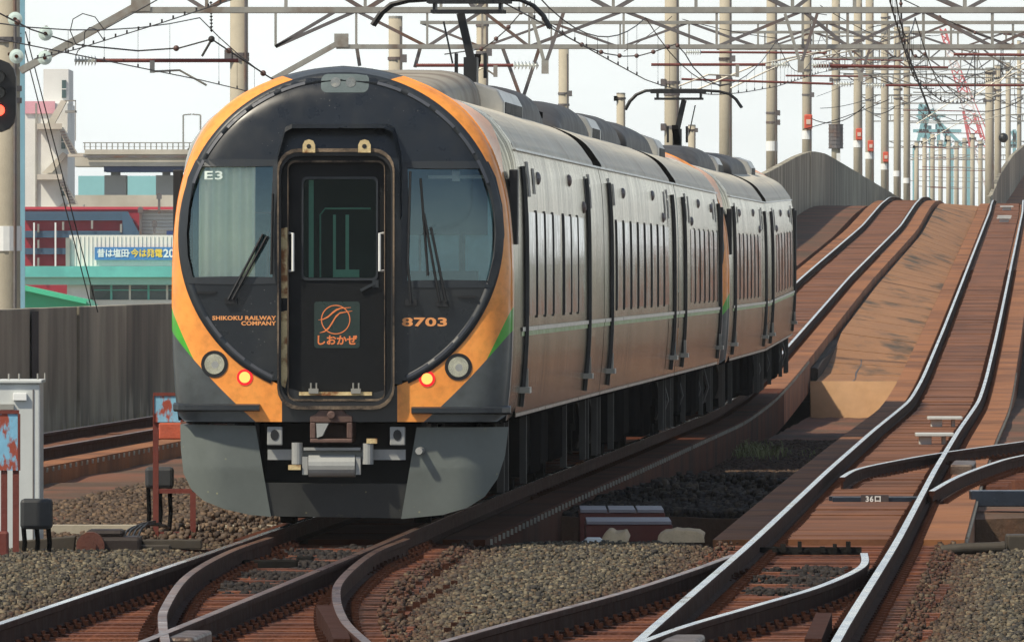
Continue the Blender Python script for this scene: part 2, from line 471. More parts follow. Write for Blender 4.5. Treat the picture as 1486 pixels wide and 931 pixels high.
track_rails(tr2, T2X, T2Z, 40, 480, True)
T0X = lambda d: T1X(d) - 6.87
track_rails(tr0, T0X, C(0.0), 101, 226, False)

# turnout rails traced from the photograph, standing on the sleepers at rail level
def px_path(pts, z=0.0, n=8, lift=0.0):
    q = [(PX(x, DG(y, z)), DG(y, z)) for x, y in pts]
    q.sort(key=lambda p: p[1])
    out = []
    for i in range(len(q) - 1):
        p0, p1, p2, p3 = q[max(i - 1, 0)], q[i], q[i + 1], q[min(i + 2, len(q) - 1)]
        for k in range(n):
            t = k / n
            f = lambda a, b, c, e: 0.5 * (2 * b + (c - a) * t + (2 * a - 5 * b + 4 * c - e) * t * t + (3 * b - a - 3 * c + e) * t ** 3)
            out.append((f(p0[0], p1[0], p2[0], p3[0]), f(p0[1], p1[1], p2[1], p3[1]), z + lift))
    out.append((q[-1][0], q[-1][1], z + lift))
    return out
def extend_near(path, d):
    (x0, y0, z0), (x1, y1, z1) = path[0], path[1]
    t = (x0 - x1) / (y1 - y0)
    return [(x0 + t * (y0 - d), d, z0)] + path
trA = thing('turnout', 'brown turnout rails curving away from under the train towards the right', 'railway turnout', (-1.5, 80, -0.3))
R2 = px_path([(392, 779), (330, 801), (272, 835), (240, 880), (236, 905), (240, 931)], lift=-0.002)
R4 = px_path([(590, 781), (540, 802), (497, 838), (488, 865), (500, 900), (532, 931)], lift=-0.002)
rail(extend_near(R2, 62), trA, False, 'switch_rail'); rail(extend_near(R4, 62), trA, False, 'switch_rail')
trB = thing('turnout', 'brown turnout rails branching left from the shiny track in front of the red boxes', 'railway turnout', (1.2, 80, -0.3))
R5 = px_path([(1066, 804), (1000, 828), (900, 860), (740, 903), (640, 931)], lift=-0.002)
R6 = px_path([(1254, 802), (1250, 822), (1190, 850), (1100, 877), (1000, 906), (930, 931)], lift=-0.002)
rail(extend_near(R5, 62), trB, False, 'closure_rail'); rail(extend_near(R6, 62), trB, True, 'switch_rail')
trC = thing('turnout', 'turnout rails numbered 36 branching right off the shiny track before the ramp', 'railway turnout', (4.4, 125, -0.3))
R7 = px_path([(1222, 692), (1245, 680), (1300, 668), (1370, 656), (1486, 640), (1620, 622)], lift=-0.002)
R8 = px_path([(1352, 712), (1390, 691), (1440, 672), (1486, 660), (1620, 635)], lift=-0.002)
rail(R7, trC, True, 'switch_rail'); rail(R8, trC, True, 'closure_rail')

def interp(path, d):
    return float(np.interp(d, [p[1] for p in path], [p[0] for p in path]))
def lay_sleepers(root, xl, xr, d0, d1, pitch=0.6, h=0.15):
    meshes = {}
    d = d0; i = 0
    while d < d1:
        a, b_ = xl(d), xr(d); L = round((b_ - a) * 4) / 4
        key = (L, i % 3)
        if key not in meshes:
            mb = MB(); w = 0.12
            mb.add([(-L / 2, -w, -h), (L / 2, -w, -h), (L / 2, w, -h), (-L / 2, w, -h), (-L / 2 + .01, -w + .012, 0), (L / 2 - .01, -w + .012, 0), (L / 2 - .01, w - .012, 0), (-L / 2 + .01, w - .012, 0)],
                   [(0, 3, 2, 1), (4, 5, 6, 7), (0, 1, 5, 4), (1, 2, 6, 5), (2, 3, 7, 6), (3, 0, 4, 7)])
            o = mb.build('sleeper', M_sleeper[i % 3], root, world=False); meshes[key] = o.data
        else:
            o = bpy.data.objects.new('sleeper', meshes[key]); COL.objects.link(o); o.parent = root
        o.location = Vector(((a + b_) / 2 + random.uniform(-.02, .02), d, -0.155 + random.uniform(-0.012, 0))) - Vector(root.location)
        o.rotation_euler = (0, 0, -math.atan(0.047) + random.uniform(-0.006, 0.006))
        d += pitch + random.uniform(-0.02, 0.02); i += 1
cA = lambda d: (interp(R2, d) + interp(R4, d)) / 2 if d > 69 else (R2[0][0] + R4[0][0]) / 2 + (69 - d) * 0.06
cB = lambda d: (interp(R5, d) + interp(R6, d)) / 2 if d > 69 else (R5[0][0] + R6[0][0]) / 2 - (69 - d) * 0.1
lay_sleepers(tr1, lambda d: T1X(d) - 1.0, lambda d: max(T1X(d), cA(d)) + 1.0, 63, 100.6)
lay_sleepers(tr2, lambda d: min(T2X(d), cB(d) if d < 91 else 99) - 1.0, lambda d: T2X(d) + 1.0, 63, 100.6)
# chairs and bolts on every sleeper, too small to pick apart
def chairs(root, paths, d0, d1, pitch=0.6, Z=None):
    mb = MB()
    for path in paths:
        d = d0
        while d < d1:
            if path[0][1] <= d <= path[-1][1]:
                x = interp(path, d); z = -0.152 + (Z(d) if Z else 0)
                for s in (-1, 1):
                    mb.box((x + s * 0.105, d, z + 0.016), (0.085, 0.11, 0.035)); mb.box((x + s * 0.105, d, z + 0.04), (0.03, 0.03, 0.03))
            d += pitch
    mb.build('rail_fastenings', M_rail, root, kind='stuff')
mainp = lambda X, s, a=60, b=330: [(X(d) + s * G, d, 0) for d in frange(a, b, 2)]
chairs(tr1, [mainp(T1X, -1), mainp(T1X, 1)], 63, 100)
chairs(tr2, [mainp(T2X, -1), mainp(T2X, 1)], 63, 180)
chairs(tr2, [mainp(T2X, -1), mainp(T2X, 1)], 180.3, 320, 0.75, T2Z)
chairs(tr1, [mainp(T1X, -1), mainp(T1X, 1)], 120, 320, 0.75, T1Z)
chairs(trA, [R2, R4], 69, 98); chairs(trB, [R5, R6], 69, 93); chairs(trC, [R7, R8], 115, 160)
# extra rows of bolts left where an old switch rail lay
mb = MB()
for (x, y) in [(556 + i * 13, 892 - i * 9) for i in range(9)] + [(560 + i * 11, 912 - i * 6.4) for i in range(10)] + [(650 + i * 10, 925 - i * 8) for i in range(6)]:
    d = DG(y, -0.2); p = P(x, y, d); mb.box((p.x, d, -0.17), (0.05, 0.05, 0.07)); mb.box((p.x, d, -0.2), (0.16, 0.12, 0.03))
mb.build('old_chair_bolts', M_rail, trA, kind='stuff')
M_cast = mat('manganese_casting', lin(112, 100, 90), 0.5, 0.5, 0.3, 6, 0.3, 40, stain=lin(74, 50, 40), ss=4)
# crossing noses, guard rails
def frog(x, y, root, w=0.22, L=1.4, mt=None):
    d = DG(y); mb = MB(); mb.box((PX(x, d), d, -0.085), (w, L, 0.13), Matrix.Rotation(-0.05, 3, 'Z')); mb.build('crossing_block', mt or M_cast, root, bevel=0.02)
frog(268, 914, trA); frog(990, 920, trB); frog(1398, 668, trC, 0.25, 3.0)
for (pts, root) in (([(470, 882), (488, 912), (496, 931)], trA), ([(1196, 893), (1180, 931)], trB)):
    p = px_path(pts, -0.03); mb = MB(); mb.sweep([(-0.05, -0.12), (0.05, -0.12), (0.05, 0.02), (-0.05, 0.02)], p); mb.build('guard_rail', M_rail, root)

# slab beds for the ramp and the short bridge
def slabs(root, X, Z, d0, d1, L=5.0, hw=1.055, mats=None):
    d = d0; i = 0
    while d < d1 - 0.5:
        a, b_ = d, min(d + L - 0.035, d1)
        mb = MB()
        def blk(u0, u1, top, e0, e1, bot=-0.75):
            vs = []
            for q in (e0, e1):
                for u in (u0, u1): vs += [(X(q) + u, q, Z(q) + top), (X(q) + u, q, Z(q) + bot)]
            mb.add(vs, [(0, 2, 6, 4), (0, 1, 3, 2), (0, 4, 5, 1), (2, 3, 7, 6), (4, 6, 7, 5)])
        mb.cur = 0
        blk(-hw, -0.70, -0.13, a, b_); blk(0.70, hw, -0.13, a, b_)
        blk(-0.70, -0.44, -0.165, a, b_); blk(0.44, 0.70, -0.165, a, b_)
        mb.cur = 1
        n = 4; w = (b_ - a) / n
        for j in range(n):
            blk(-0.43, 0.43, -0.125 + random.uniform(-0.008, 0.008), a + j * w, a + (j + 1) * w - random.choice((0.02, 0.03, 0.12)))
        mb.cur = 0
        blk(-0.44, 0.44, -0.19, a, b_)
        mb.build('slab', mats or [M_slab, M_slab2], root)
        d += L; i += 1
slabs(tr1, T1X, T1Z, 101.05, 206.05, mats=[M_slab_shade, M_slab_shade]); slabs(tr1, T1X, T1Z, 206.05, 300); slabs(tr1, T1X, T1Z, 300, 470, 10)
slabs(tr2, T2X, T2Z, 101.05, 300); slabs(tr2, T2X, T2Z, 300, 470, 10)
slabs(tr0, T0X, C(0.0), 101.05, 226)
for root, X, Z, s in ((tr1, T1X, T1Z, 1), (tr2, T2X, T2Z, 1), (tr0, T0X, C(0.0), 1)):
    mb = MB()
    for d in frange(102, 224, 0.8):
        mb.box((X(d) + s * 1.062, d, Z(d) - 0.17), (0.03, 0.05, 0.05))
    mb.build('anchor_bolts', M_galv, root, kind='stuff')
# branch track bed of turnout C
cC = lambda d: (interp(R7, min(max(d, 126), 160)) + interp(R8, min(max(d, 126), 160))) / 2
lay_sleepers(trC, lambda d: max(T2X(d) + 1.1, cC(d) - 1.0), lambda d: cC(d) + 1.0, 128, 158, 0.7)
# white repair plates bridged across the right track
for (x, y, w, lb) in ((1371, 606, 50, 'pale track antenna plate on feet between the rails, farther from turnout 36'), (1356, 630, 55, 'pale track antenna plate on feet between the rails, next to turnout 36')):
    d = DG(y); mb = MB(); s = d / F
    mb.box((PX(x, d), d, 0.0), (w * s, 0.45, 0.045)); mb.box((PX(x, d) - 0.12, d, -0.07), (0.16, 0.25, 0.12)); mb.box((PX(x, d) + 0.12, d, -0.07), (0.05, 0.25, 0.12))
    tag(mb.build('balise', M_cab, None, bevel=0.008), lb, 'balise', 'pale plates at the foot of the ramp')
for (x, y, w, d) in ((1466, 327, 21, 400), (1461, 323 , 21, 404), (1468, 307, 22, 428)):
    mb = MB(); s = d / F; mb.box((T2X(d), d, T2Z(d) + 0.02), (0.45, 0.5, 0.05)); mb.box((T2X(d), d, T2Z(d) - 0.06), (0.3, 0.3, 0.12))
    tag(mb.build('balise', M_cab), 'pale track antenna plate between the rails near the crest', 'balise', 'pale plates near the crest')

# ------------------------------------------------------------------ loose stones
BASE = np.array([(x, y, z) for z in (-1, 1) for y in (-1, 1) for x in (-1, 1)], float)
BF = np.array([(0, 2, 3, 1), (4, 5, 7, 6), (0, 1, 5, 4), (2, 6, 7, 3), (0, 4, 6, 2), (1, 3, 7, 5)])
def stones(name, label, cat, X, D, Z, S, tone, parent=None):
    n = len(X)
    v = BASE[None] * RNG.uniform(0.55, 1.0, (n, 8, 3)) * (S[:, None, None] * RNG.uniform(0.6, 1.0, (n, 1, 3)))
    a = RNG.uniform(0, 6.28, n); b_ = RNG.uniform(-0.7, 0.7, n)
    ca, sa, cb, sb = np.cos(a), np.sin(a), np.cos(b_), np.sin(b_)
    x = v[..., 0] * ca[:, None] - v[..., 1] * sa[:, None]; y = v[..., 0] * sa[:, None] + v[..., 1] * ca[:, None]; z = v[..., 2]
    y2 = y * cb[:, None] - z * sb[:, None]; z2 = y * sb[:, None] + z * cb[:, None]
    co = np.stack([x + X[:, None], y2 + D[:, None], z2 + Z[:, None]], -1).reshape(-1, 3)
    fa = (BF[None] + (np.arange(n) * 8)[:, None, None]).reshape(-1, 4)
    me = bpy.data.meshes.new(name)
    me.vertices.add(len(co)); me.vertices.foreach_set('co', co.ravel())
    me.loops.add(fa.size); me.loops.foreach_set('vertex_index', fa.ravel())
    me.polygons.add(len(fa)); me.polygons.foreach_set('loop_start', np.arange(len(fa)) * 4)
    me.update(calc_edges=True)
    at = me.color_attributes.new('tone', 'FLOAT_COLOR', 'POINT')
    at.data.foreach_set('color', np.repeat(np.concatenate([tone, np.ones((n, 1))], 1), 8, 0).ravel())
    me.materials.append(M_stone)
    o = bpy.data.objects.new(name, me); COL.objects.link(o)
    o['kind'] = 'stuff'
    if parent is None: o['label'] = label; o['category'] = cat
    return o
def stone_mat():
    m, e, b, out = newmat('ballast_stone')
    at = e.node('ShaderNodeAttribute'); at.attribute_name = 'tone'
    tc = e.node('ShaderNodeTexCoord').outputs['Object']
    c = e.mul(at.outputs['Color'], e.mix(e.noise(tc, 40, 3), (0.7, 0.7, 0.7, 1), (1.25, 1.25, 1.25, 1)))
    e.sock(b, 'Base Color', c); b.inputs['Roughness'].default_value = 0.9
    return m
M_stone = stone_mat()
def tones(n, base, rust, f):
    b_ = np.array([lin(*c)[:3] for c in base])[RNG.integers(0, len(base), n)] * RNG.uniform(0.28, 1.0, (n, 1))
    return b_ * (1 - f[:, None]) + np.array(lin(*rust)[:3]) * RNG.uniform(0.35, 0.9, (n, 1)) * f[:, None]
n = 150000
D = 66 + 35 * RNG.random(n) ** 1.15
t1 = np.array([T1X(d) for d in np.arange(60, 240, 0.5)]); t2 = np.array([T2X(d) for d in np.arange(60, 240, 0.5)]); dd = np.arange(60, 240, 0.5)
a1, a2 = np.interp(D, dd, t1), np.interp(D, dd, t2)
X = (RNG.random(n) - 0.5) * 2 * (0.0445 * D + 0.25)
rA = np.array([cA(d) for d in dd[:90]]); rB = np.array([cB(d) if d < 91 else T2X(d) for d in dd[:90]])
qa, qb = np.interp(D, dd[:90], rA), np.interp(D, dd[:90], rB)
inA = (X > a1 - 0.98) & (X < np.maximum(a1, qa) + 0.98); inB = (X > np.minimum(a2, qb) - 0.98) & (X < a2 + 0.98)
edge = np.minimum.reduce([np.abs(X - a1 + 0.98), np.abs(X - np.maximum(a1, qa) - 0.98), np.abs(X - np.minimum(a2, qb) + 0.98), np.abs(X - a2 - 0.98)])
keep = (~(inA | inB)) | (RNG.random(n) < np.where(edge < 0.16, 0.22, 0.05))
spill = (inA | inB) & (edge < 0.16)
f = np.clip(np.where(inA | inB, 0.9, 0.75 - edge * 1.6), 0.05, 0.9) * RNG.uniform(0.4, 1.1, n)
Zs = -0.262 + np.where(spill, 0.105, np.where(inA | inB, 0.06, 0.05 + np.clip(edge, 0, 0.5) * 0.10)) + RNG.uniform(-0.015, 0.02, n)
tn = tones(n, [(110, 102, 84), (92, 87, 74), (128, 117, 94), (66, 63, 58), (100, 84, 64)], (92, 55, 36), f)
stones('ballast', 'grey brown crushed stone ballast around the near tracks', 'ballast', X[keep], D[keep], Zs[keep], RNG.uniform(0.009, 0.024, n)[keep], tn[keep])
n = 32000
D = 117.2 + RNG.random(n) ** 1.5 * 75; a1, a2 = np.interp(D, dd, t1), np.interp(D, dd, t2)
X = a1 + 1.08 + RNG.random(n) * (a2 - a1 - 2.16)
hump = 0.30 * np.exp(-((D - 126) / 9) ** 2) * np.clip((X - a1 - 0.9) / 0.9, 0.1, 1) * (0.75 + 0.35 * np.sin(D * 0.9 + X * 3))
Zs = np.array([midz(d) for d in D]) + RNG.random(n) * hump
nearg = D > 140
tn = tones(n, [(62, 56, 48), (48, 45, 42), (78, 68, 56), (42, 40, 39)], (110, 82, 60), np.where(nearg, 0.6, 0.08))  # dark stone tones at the near end, browner ones farther along
stones('gravel', 'dark gravel heaped between the tracks beside the train', 'gravel', X, D, Zs, RNG.uniform(0.02, 0.045, n), tn)
n = 12000
D = 101.5 + RNG.random(n) * 40; a1 = np.interp(D, dd, t1)
X = a1 - 1.1 - RNG.random(n) ** 1.4 * 3.6
Zs = -0.33 + RNG.random(n) * 0.16 * np.exp(-((X - a1 + 1.9) / 0.8) ** 2)
tn = tones(n, [(116, 100, 80), (98, 86, 72), (82, 74, 64), (126, 106, 84)], (100, 64, 46), np.full(n, 0.25))
stones('gravel', 'loose brown stones lying left of the train in front of the parapet', 'gravel', X, D, Zs, RNG.uniform(0.018, 0.038, n), tn)

for (TX, da, db, n, lb) in ((T1X, 85.5, 99.5, 3600, 'black greasy stones between the rails just before the train front'), (T2X, 85.0, 92.0, 2200, 'black greasy stones between the rails at the near switch tip')):
    D = da + (db - da) * RNG.random(n); X = np.array([TX(q) for q in D]) + np.clip(RNG.normal(0, 0.22, n), -0.46, 0.46)
    lump = 0.5 + 0.5 * np.sin(D * 1.7 + X * 4)
    kp = RNG.random(n) < 0.25 + 0.75 * lump
    tn = tones(n, [(40, 37, 35), (30, 28, 27), (54, 47, 42)], (60, 40, 30), np.full(n, 0.2))
    stones('gravel', lb, 'gravel', X[kp], D[kp], (-0.185 + 0.05 * RNG.random(n) * lump)[kp], RNG.uniform(0.012, 0.032, n)[kp], tn[kp])
# ------------------------------------------------------------------ train
def steel_nodes(e, b, tc):
    w = e.noise(e.vscale(tc, (0.2, 2.6, 0.22)), 1.7, 3, 0.5)              # slow panel waviness along the car
    st = e.noise(e.vscale(tc, (0.3, 9.0, 0.22)), 1.6, 6, 0.65)            # vertical streaks of brake dust and rain
    pl = e.noise(e.vscale(tc, (0.5, 0.7, 1.2)), 1.1, 4)
    b.inputs['Metallic'].default_value = 0.85
    c = e.mix(e.ramp(st, 0.34, 0.62), lin(146, 142, 131), lin(224, 220, 208))
    c = e.mul(c, e.mix(e.ramp(pl, 0.35, 0.65), (0.82, 0.81, 0.79, 1), (1.05, 1.05, 1.05, 1)))
    e.sock(b, 'Base Color', c)
    e.sock(b, 'Specular Tint', e.mul(c, (1.0, 0.98, 0.94, 1)))
    fl = e.noise(e.vscale(tc, (0.4, 16.0, 1.5)), 1.5, 5, 0.7)
    e.sock(b, 'Roughness', e.m('MAXIMUM', e.ramp(st, 0.3, 0.7, 0.2, 0.08), e.ramp(fl, 0.56, 0.74, 0.08, 0.3)))
    hgt = e.m('ADD', w, e.m('ADD', e.m('MULTIPLY', st, 0.35), e.m('MULTIPLY', fl, 0.25)))
    bn = e.node('ShaderNodeBump'); bn.inputs['Strength'].default_value = 0.28; bn.inputs['Distance'].default_value = 0.02
    e.nt.links.new(hgt, bn.inputs['Height']); e.nt.links.new(bn.outputs[0], b.inputs['Normal'])
def steel_mat():
    m, e, b, out = newmat('brushed_stainless')
    steel_nodes(e, b, e.node('ShaderNodeTexCoord').outputs['Object'])
    return m
M_steel = steel_mat()
def livery_mat():
    m, e, b, out = newmat('nose_livery')
    tc = e.node('ShaderNodeTexCoord').outputs['Object']
    sp = e.node('ShaderNodeSeparateXYZ'); e.nt.links.new(tc, sp.inputs[0])
    u = e.m('ABSOLUTE', sp.outputs[0]); y = sp.outputs[1]; z = sp.outputs[2]
    a = e.m('SUBTRACT', u, 0.68)
    zb = e.m('ADD', e.m('ADD', e.m('MULTIPLY', a, 0.85), e.m('MULTIPLY', e.m('MULTIPLY', a, a), 0.26)), 0.87)
    zg = e.m('ADD', zb, e.m('MULTIPLY', e.m('MAXIMUM', e.m('SUBTRACT', u, 1.21), 0.0), 0.95))
    grey = e.m('LESS_THAN', z, zb)
    green = e.m('LESS_THAN', z, zg)
    dn = e.noise(tc, 3, 5)
    org = e.mix(e.ramp(dn, 0.3, 0.75), lin(250, 164, 74), lin(243, 147, 60))
    gr = e.mix(e.ramp(dn, 0.35, 0.7), lin(80, 86, 88), lin(66, 71, 74))
    c = e.mix(green, org, lin(70, 170, 46))
    c = e.mix(grey, c, gr)
    # dark crown where the ring meets the top of the mask
    crown = e.m('GREATER_THAN', e.m('SUBTRACT', z, e.m('MULTIPLY', u, 0.34)), 3.56)
    c = e.mix(crown, c, lin(72, 78, 84))
    mid = e.m('LESS_THAN', u, 0.475)
    low = e.m('LESS_THAN', z, 2.0)
    c = e.mix(e.m('MULTIPLY', mid, low), c, lin(30, 32, 34))
    # fine dirt
    c = e.mul(c, e.mix(e.ramp(e.noise(tc, 14, 4), 0.45, 0.75), (1, 1, 1, 1), (0.78, 0.77, 0.74, 1)))
    e.sock(b, 'Base Color', c)
    b.inputs['Roughness'].default_value = 0.38; b.inputs['Coat Weight'].default_value = 0.25
    st = e.node('ShaderNodeBsdfPrincipled'); steel_nodes(e, st, tc)
    mx = e.node('ShaderNodeMixShader')
    lim = e.m('SUBTRACT', e.m('ADD', 0.62, e.ramp(z, 2.9, 3.35, 0.0, 0.62)), e.m('MULTIPLY', e.m('MAXIMUM', e.m('SUBTRACT', 2.0, z), 0.0), 0.1))
    e.nt.links.new(e.m('GREATER_THAN', y, lim), mx.inputs[0])
    e.nt.links.new(b.outputs[0], mx.inputs[1]); e.nt.links.new(st.outputs[0], mx.inputs[2]); e.nt.links.new(mx.outputs[0], out.inputs[0])
    return m
M_liv = livery_mat()
M_mask = mat('gloss_black_mask', lin(27, 32, 38), 0.34, 0, 0.22, 2.5, stain=lin(54, 55, 54), ss=1.3, st=(0.52, 0.8), coat=0.15, spec=0.4, speck=(lin(120, 120, 116), 26, 0.10))
M_rim = mat('rim_dark_grey', lin(38, 43, 48), 0.45, 0, 0.12, 4)
M_dash = mat('rim_dash_grey', lin(74, 77, 84), 0.5, 0, 0.1, 6)
M_rub = mat('weathered_rubber', lin(122, 106, 88), 0.85, 0, 0.4, 6, 0.4, 40, stain=lin(46, 40, 36), ss=3.0, st=(0.45, 0.6))
M_cream = mat('peeling_cream_paint', lin(202, 182, 136), 0.75, 0, 0.25, 8, 0.3, 60, stain=lin(128, 82, 44), ss=7.0, st=(0.48, 0.62))
M_door = mat('gangway_black', lin(19, 21, 23), 0.5, 0, 0.2, 5, stain=lin(32, 34, 34), ss=4, st=(0.55, 0.8), spec=0.22)
M_skirt = mat('skirt_grey', lin(100, 107, 104), 0.45, 0, 0.1, 2, stain=lin(126, 124, 100), ss=6, st=(0.66, 0.76), speck=(lin(150, 150, 120), 11, 0.09))
M_skirtd = mat('plough_dark_grey', lin(46, 48, 47), 0.55, 0, 0.2, 3, stain=lin(104, 100, 78), ss=7, st=(0.66, 0.76), speck=(lin(140, 136, 100), 11, 0.09))
M_roof = mat('roof_beige', lin(218, 209, 188), 0.6, 0, 0.1, 0.8, 0.15, 20, stain=lin(168, 148, 122), ss=0.9, st=(0.56, 0.8))
M_hood = mat('fairing_beige', lin(158, 150, 134), 0.65, 0, 0.15, 1.0, stain=lin(120, 106, 90), ss=1.1)
M_hoodd = mat('fairing_charcoal', lin(66, 64, 62), 0.6, 0, 0.25, 1.2)
M_silver = mat('louvre_silver', lin(176, 174, 168), 0.35, 0.6, 0.15, 2)
M_under = mat('underfloor_black', lin(22, 21, 21), 0.9, 0.0, 0.4, 2, 0.2, 20, spec=0.0)
M_under2 = mat('underfloor_grey', lin(36, 35, 34), 0.85, 0.0, 0.3, 2, spec=0.0)
M_orange = mat('orange_lettering', lin(232, 158, 96), 0.6, 0, 0.08, 8)
M_orange2 = mat('orange_emblem', lin(226, 128, 72), 0.6, 0, 0.08, 8)
M_emblem = mat('emblem_green_black', lin(34, 50, 46), 0.35, 0, 0.25, 6)
M_coup = mat('coupler_brown', lin(98, 76, 68), 0.6, 0.2, 0.3, 8, 0.2, 40)
M_cyl = mat('grey_enamel', lin(150, 152, 150), 0.45, 0, 0.12, 4)
M_curtain = mat('cab_curtain', lin(250, 243, 214), 0.9, 0, 0.08, 3)
M_cabin = mat('cab_interior', lin(140, 196, 204), 0.8, 0, 0.2, 2)
M_headglass = mat('lamp_reflector', lin(200, 196, 176), 0.15, 0.9, 0.3, 12)
M_red_lit = mat('tail_lamp_lit', lin(255, 120, 80), 0.3, 0, 0.0, 1, emit=(1.0, 0.33, 0.06, 2.2))
M_redring = mat('tail_lamp_ring', lin(196, 22, 26), 0.3, 0, 0.05, 5, emit=(0.9, 0.01, 0.02, 0.8))
M_pane = mat('side_window_glass', lin(30, 34, 36), 0.06, 0, 0.15, 1.5, spec=0.35)
M_pillar = mat('window_pillar_black', lin(14, 14, 15), 0.85, 0, 0.2, 3, spec=0.1)
M_pipe = mat('underfloor_pipe_grey', lin(62, 60, 57), 0.6, 0.2, 0.2, 3)
M_lamp_white = mat('cab_lamp_white', lin(226, 238, 236), 0.4, 0, 0.0, 1)
def glass_mat(name, tint, refl, gcol=(0.9, 0.95, 0.97, 1)):
    m, e, b, out = newmat(name)
    tr = e.node('ShaderNodeBsdfTransparent'); tr.inputs[0].default_value = tint
    gl = e.node('ShaderNodeBsdfGlossy'); gl.inputs['Roughness'].default_value = 0.02; gl.inputs[0].default_value = gcol
    fr = e.node('ShaderNodeFresnel'); fr.inputs[0].default_value = 1.5
    mx = e.node('ShaderNodeMixShader')
    e.nt.links.new(e.m('ADD', fr.outputs[0], refl, clamp=True), mx.inputs[0]); e.nt.links.new(tr.outputs[0], mx.inputs[1]); e.nt.links.new(gl.outputs[0], mx.inputs[2])
    e.nt.links.new(mx.outputs[0], out.inputs[0])
    return m
M_glass = glass_mat('cab_glass', (0.92, 0.98, 0.97, 1), 0.085, (0.66, 0.90, 0.95, 1))
M_glassd = glass_mat('door_glass', (0.55, 0.70, 0.65, 1), -0.02, (0.4, 0.5, 0.5, 1))

def cat_curve(pts, n):
    out = []
    for i in range(len(pts) - 1):
        p0, p1, p2, p3 = pts[max(i - 1, 0)], pts[i], pts[i + 1], pts[min(i + 2, len(pts) - 1)]
        for k in range(n):
            t = k / n
            out.append(tuple(0.5 * (2 * b + (c - a) * t + (2 * a - 5 * b + 4 * c - q) * t * t + (3 * b - a - 3 * c + q) * t ** 3) for a, b, c, q in zip(p0, p1, p2, p3)))
    out.append(pts[-1]); return out
HALF = cat_curve([(0, 3.815), (.274, 3.785), (.56, 3.71), (.846, 3.575), (1.074, 3.385), (1.246, 3.11), (1.35, 2.77), (1.394, 2.42), (1.408, 2.08), (1.408, 1.7), (1.398, 1.35), (1.375, 1.05), (1.352, .88)], 40)
ARR = np.array(HALF)
OUT = [(u, z) for u, z in HALF[::6]] + [(-u, z) for u, z in HALF[::-1][:-1:6]]          # clockwise from the crown, closed across the bottom
SECT = cat_curve([(0, 3.65), (.45, 3.63), (.85, 3.56), (1.15, 3.42), (1.31, 3.23), (1.352, 3.15), (1.388, 3.0), (1.41, 2.7), (1.42, 2.3), (1.42, 1.6), (1.405, 1.3), (1.365, .9)], 5)
def ray(poly, cz, th):
    dx, dz = math.sin(th), math.cos(th); best = 0
    for i in range(len(poly)):
        (x0, z0), (x1, z1) = poly[i], poly[(i + 1) % len(poly)]
        z0 -= cz; z1 -= cz; ex, ez = x1 - x0, z1 - z0
        den = dx * ez - dz * ex
        if abs(den) < 1e-9: continue
        t = (x0 * ez - z0 * ex) / den; s = (x0 * dz - z0 * dx) / den
        if t > 0 and -1e-6 <= s <= 1 + 1e-6: best = max(best, t)
    return best
FIL = 0.26
def nose_y(u, z):
    q = abs(u); e = float(np.sqrt(((ARR - (q, z)) ** 2).sum(1).min()))
    if e < 0.012: e = 0.0
    y = 0.10 * (u / 1.4) ** 2 + 0.24 * max(0, (z - 2.2) / 1.6) ** 2
    if e < FIL: y += FIL - math.sqrt(max(0, FIL ** 2 - (FIL - e) ** 2))
    return y
MCZ, MR = 2.415, 1.345
def U(x): return (x - 498) / 175.0
def Zp(y): return (764 - y) / 175.0
def UZ(pts): return [(U(x), Zp(y)) for x, y in pts]
def rrect(u0, u1, z0, z1, r, n=5):
    out = []
    for (cx, cz, a0) in ((u1 - r, z1 - r, 90), (u0 + r, z1 - r, 180), (u0 + r, z0 + r, 270), (u1 - r, z0 + r, 0)):
        for k in range(n + 1):
            t = math.radians(a0 - (90 if a0 == 90 else 0) * 0 + 0) if False else math.radians({90: 0, 180: 90, 270: 180, 0: 270}[a0] + 90 * k / n)
            out.append((cx + r * math.cos(t), cz + r * math.sin(t)))
    return out
def dense(poly, step=0.05):
    out = []
    for i in range(len(poly)):
        a, b = Vector(poly[i]), Vector(poly[(i + 1) % len(poly)])
        k = max(1, int((b - a).length / step))
        for j in range(k): p = a + (b - a) * j / k; out.append((p.x, p.y))
    return out
def patch(mb, poly, off, rings=8, yf=nose_y):
    """fill a star-shaped outline on the nose surface, off metres proud"""
    poly = dense(poly); n = len(poly)
    c = (sum(p[0] for p in poly) / n, sum(p[1] for p in poly) / n)
    vs = [(c[0], yf(*c) - off, c[1])]; fs = []
    for r in range(1, rings + 1):
        t = r / rings
        for (u, z) in poly:
            q = (c[0] + (u - c[0]) * t, c[1] + (z - c[1]) * t); vs.append((q[0], yf(*q) - off, q[1]))
    for j in range(n): fs.append((0, 1 + j, 1 + (j + 1) % n))
    for r in range(rings - 1):
        for j in range(n):
            a, b = 1 + r * n + j, 1 + r * n + (j + 1) % n; fs.append((a, a + n, b + n, b))
    mb.add(vs, fs); return mb
def band(mb, polyA, polyB, offA, offB, yf=nose_y):
    """ring between two outlines of equal point count on the nose surface, with a small step down on both edges"""
    n = len(polyA); vs = []
    for poly, off in ((polyA, -0.01), (polyA, offA), (polyB, offB), (polyB, -0.01)):
        vs += [(u, yf(u, z) - off, z) for u, z in poly]
    fs = []
    for r in range(3):
        for j in range(n):
            a, b = r * n + j, r * n + (j + 1) % n; fs.append((a, a + n, b + n, b))
    mb.add(vs, fs); return mb
def scaled(poly, k):
    """offset an outline outwards by k metres"""
    n = len(poly); c = (sum(p[0] for p in poly) / n, sum(p[1] for p in poly) / n)
    out = []
    for u, z in poly:
        du, dz = u - c[0], z - c[1]; l = math.hypot(du, dz); out.append((u + du / l * k, z + dz / l * k))
    return out
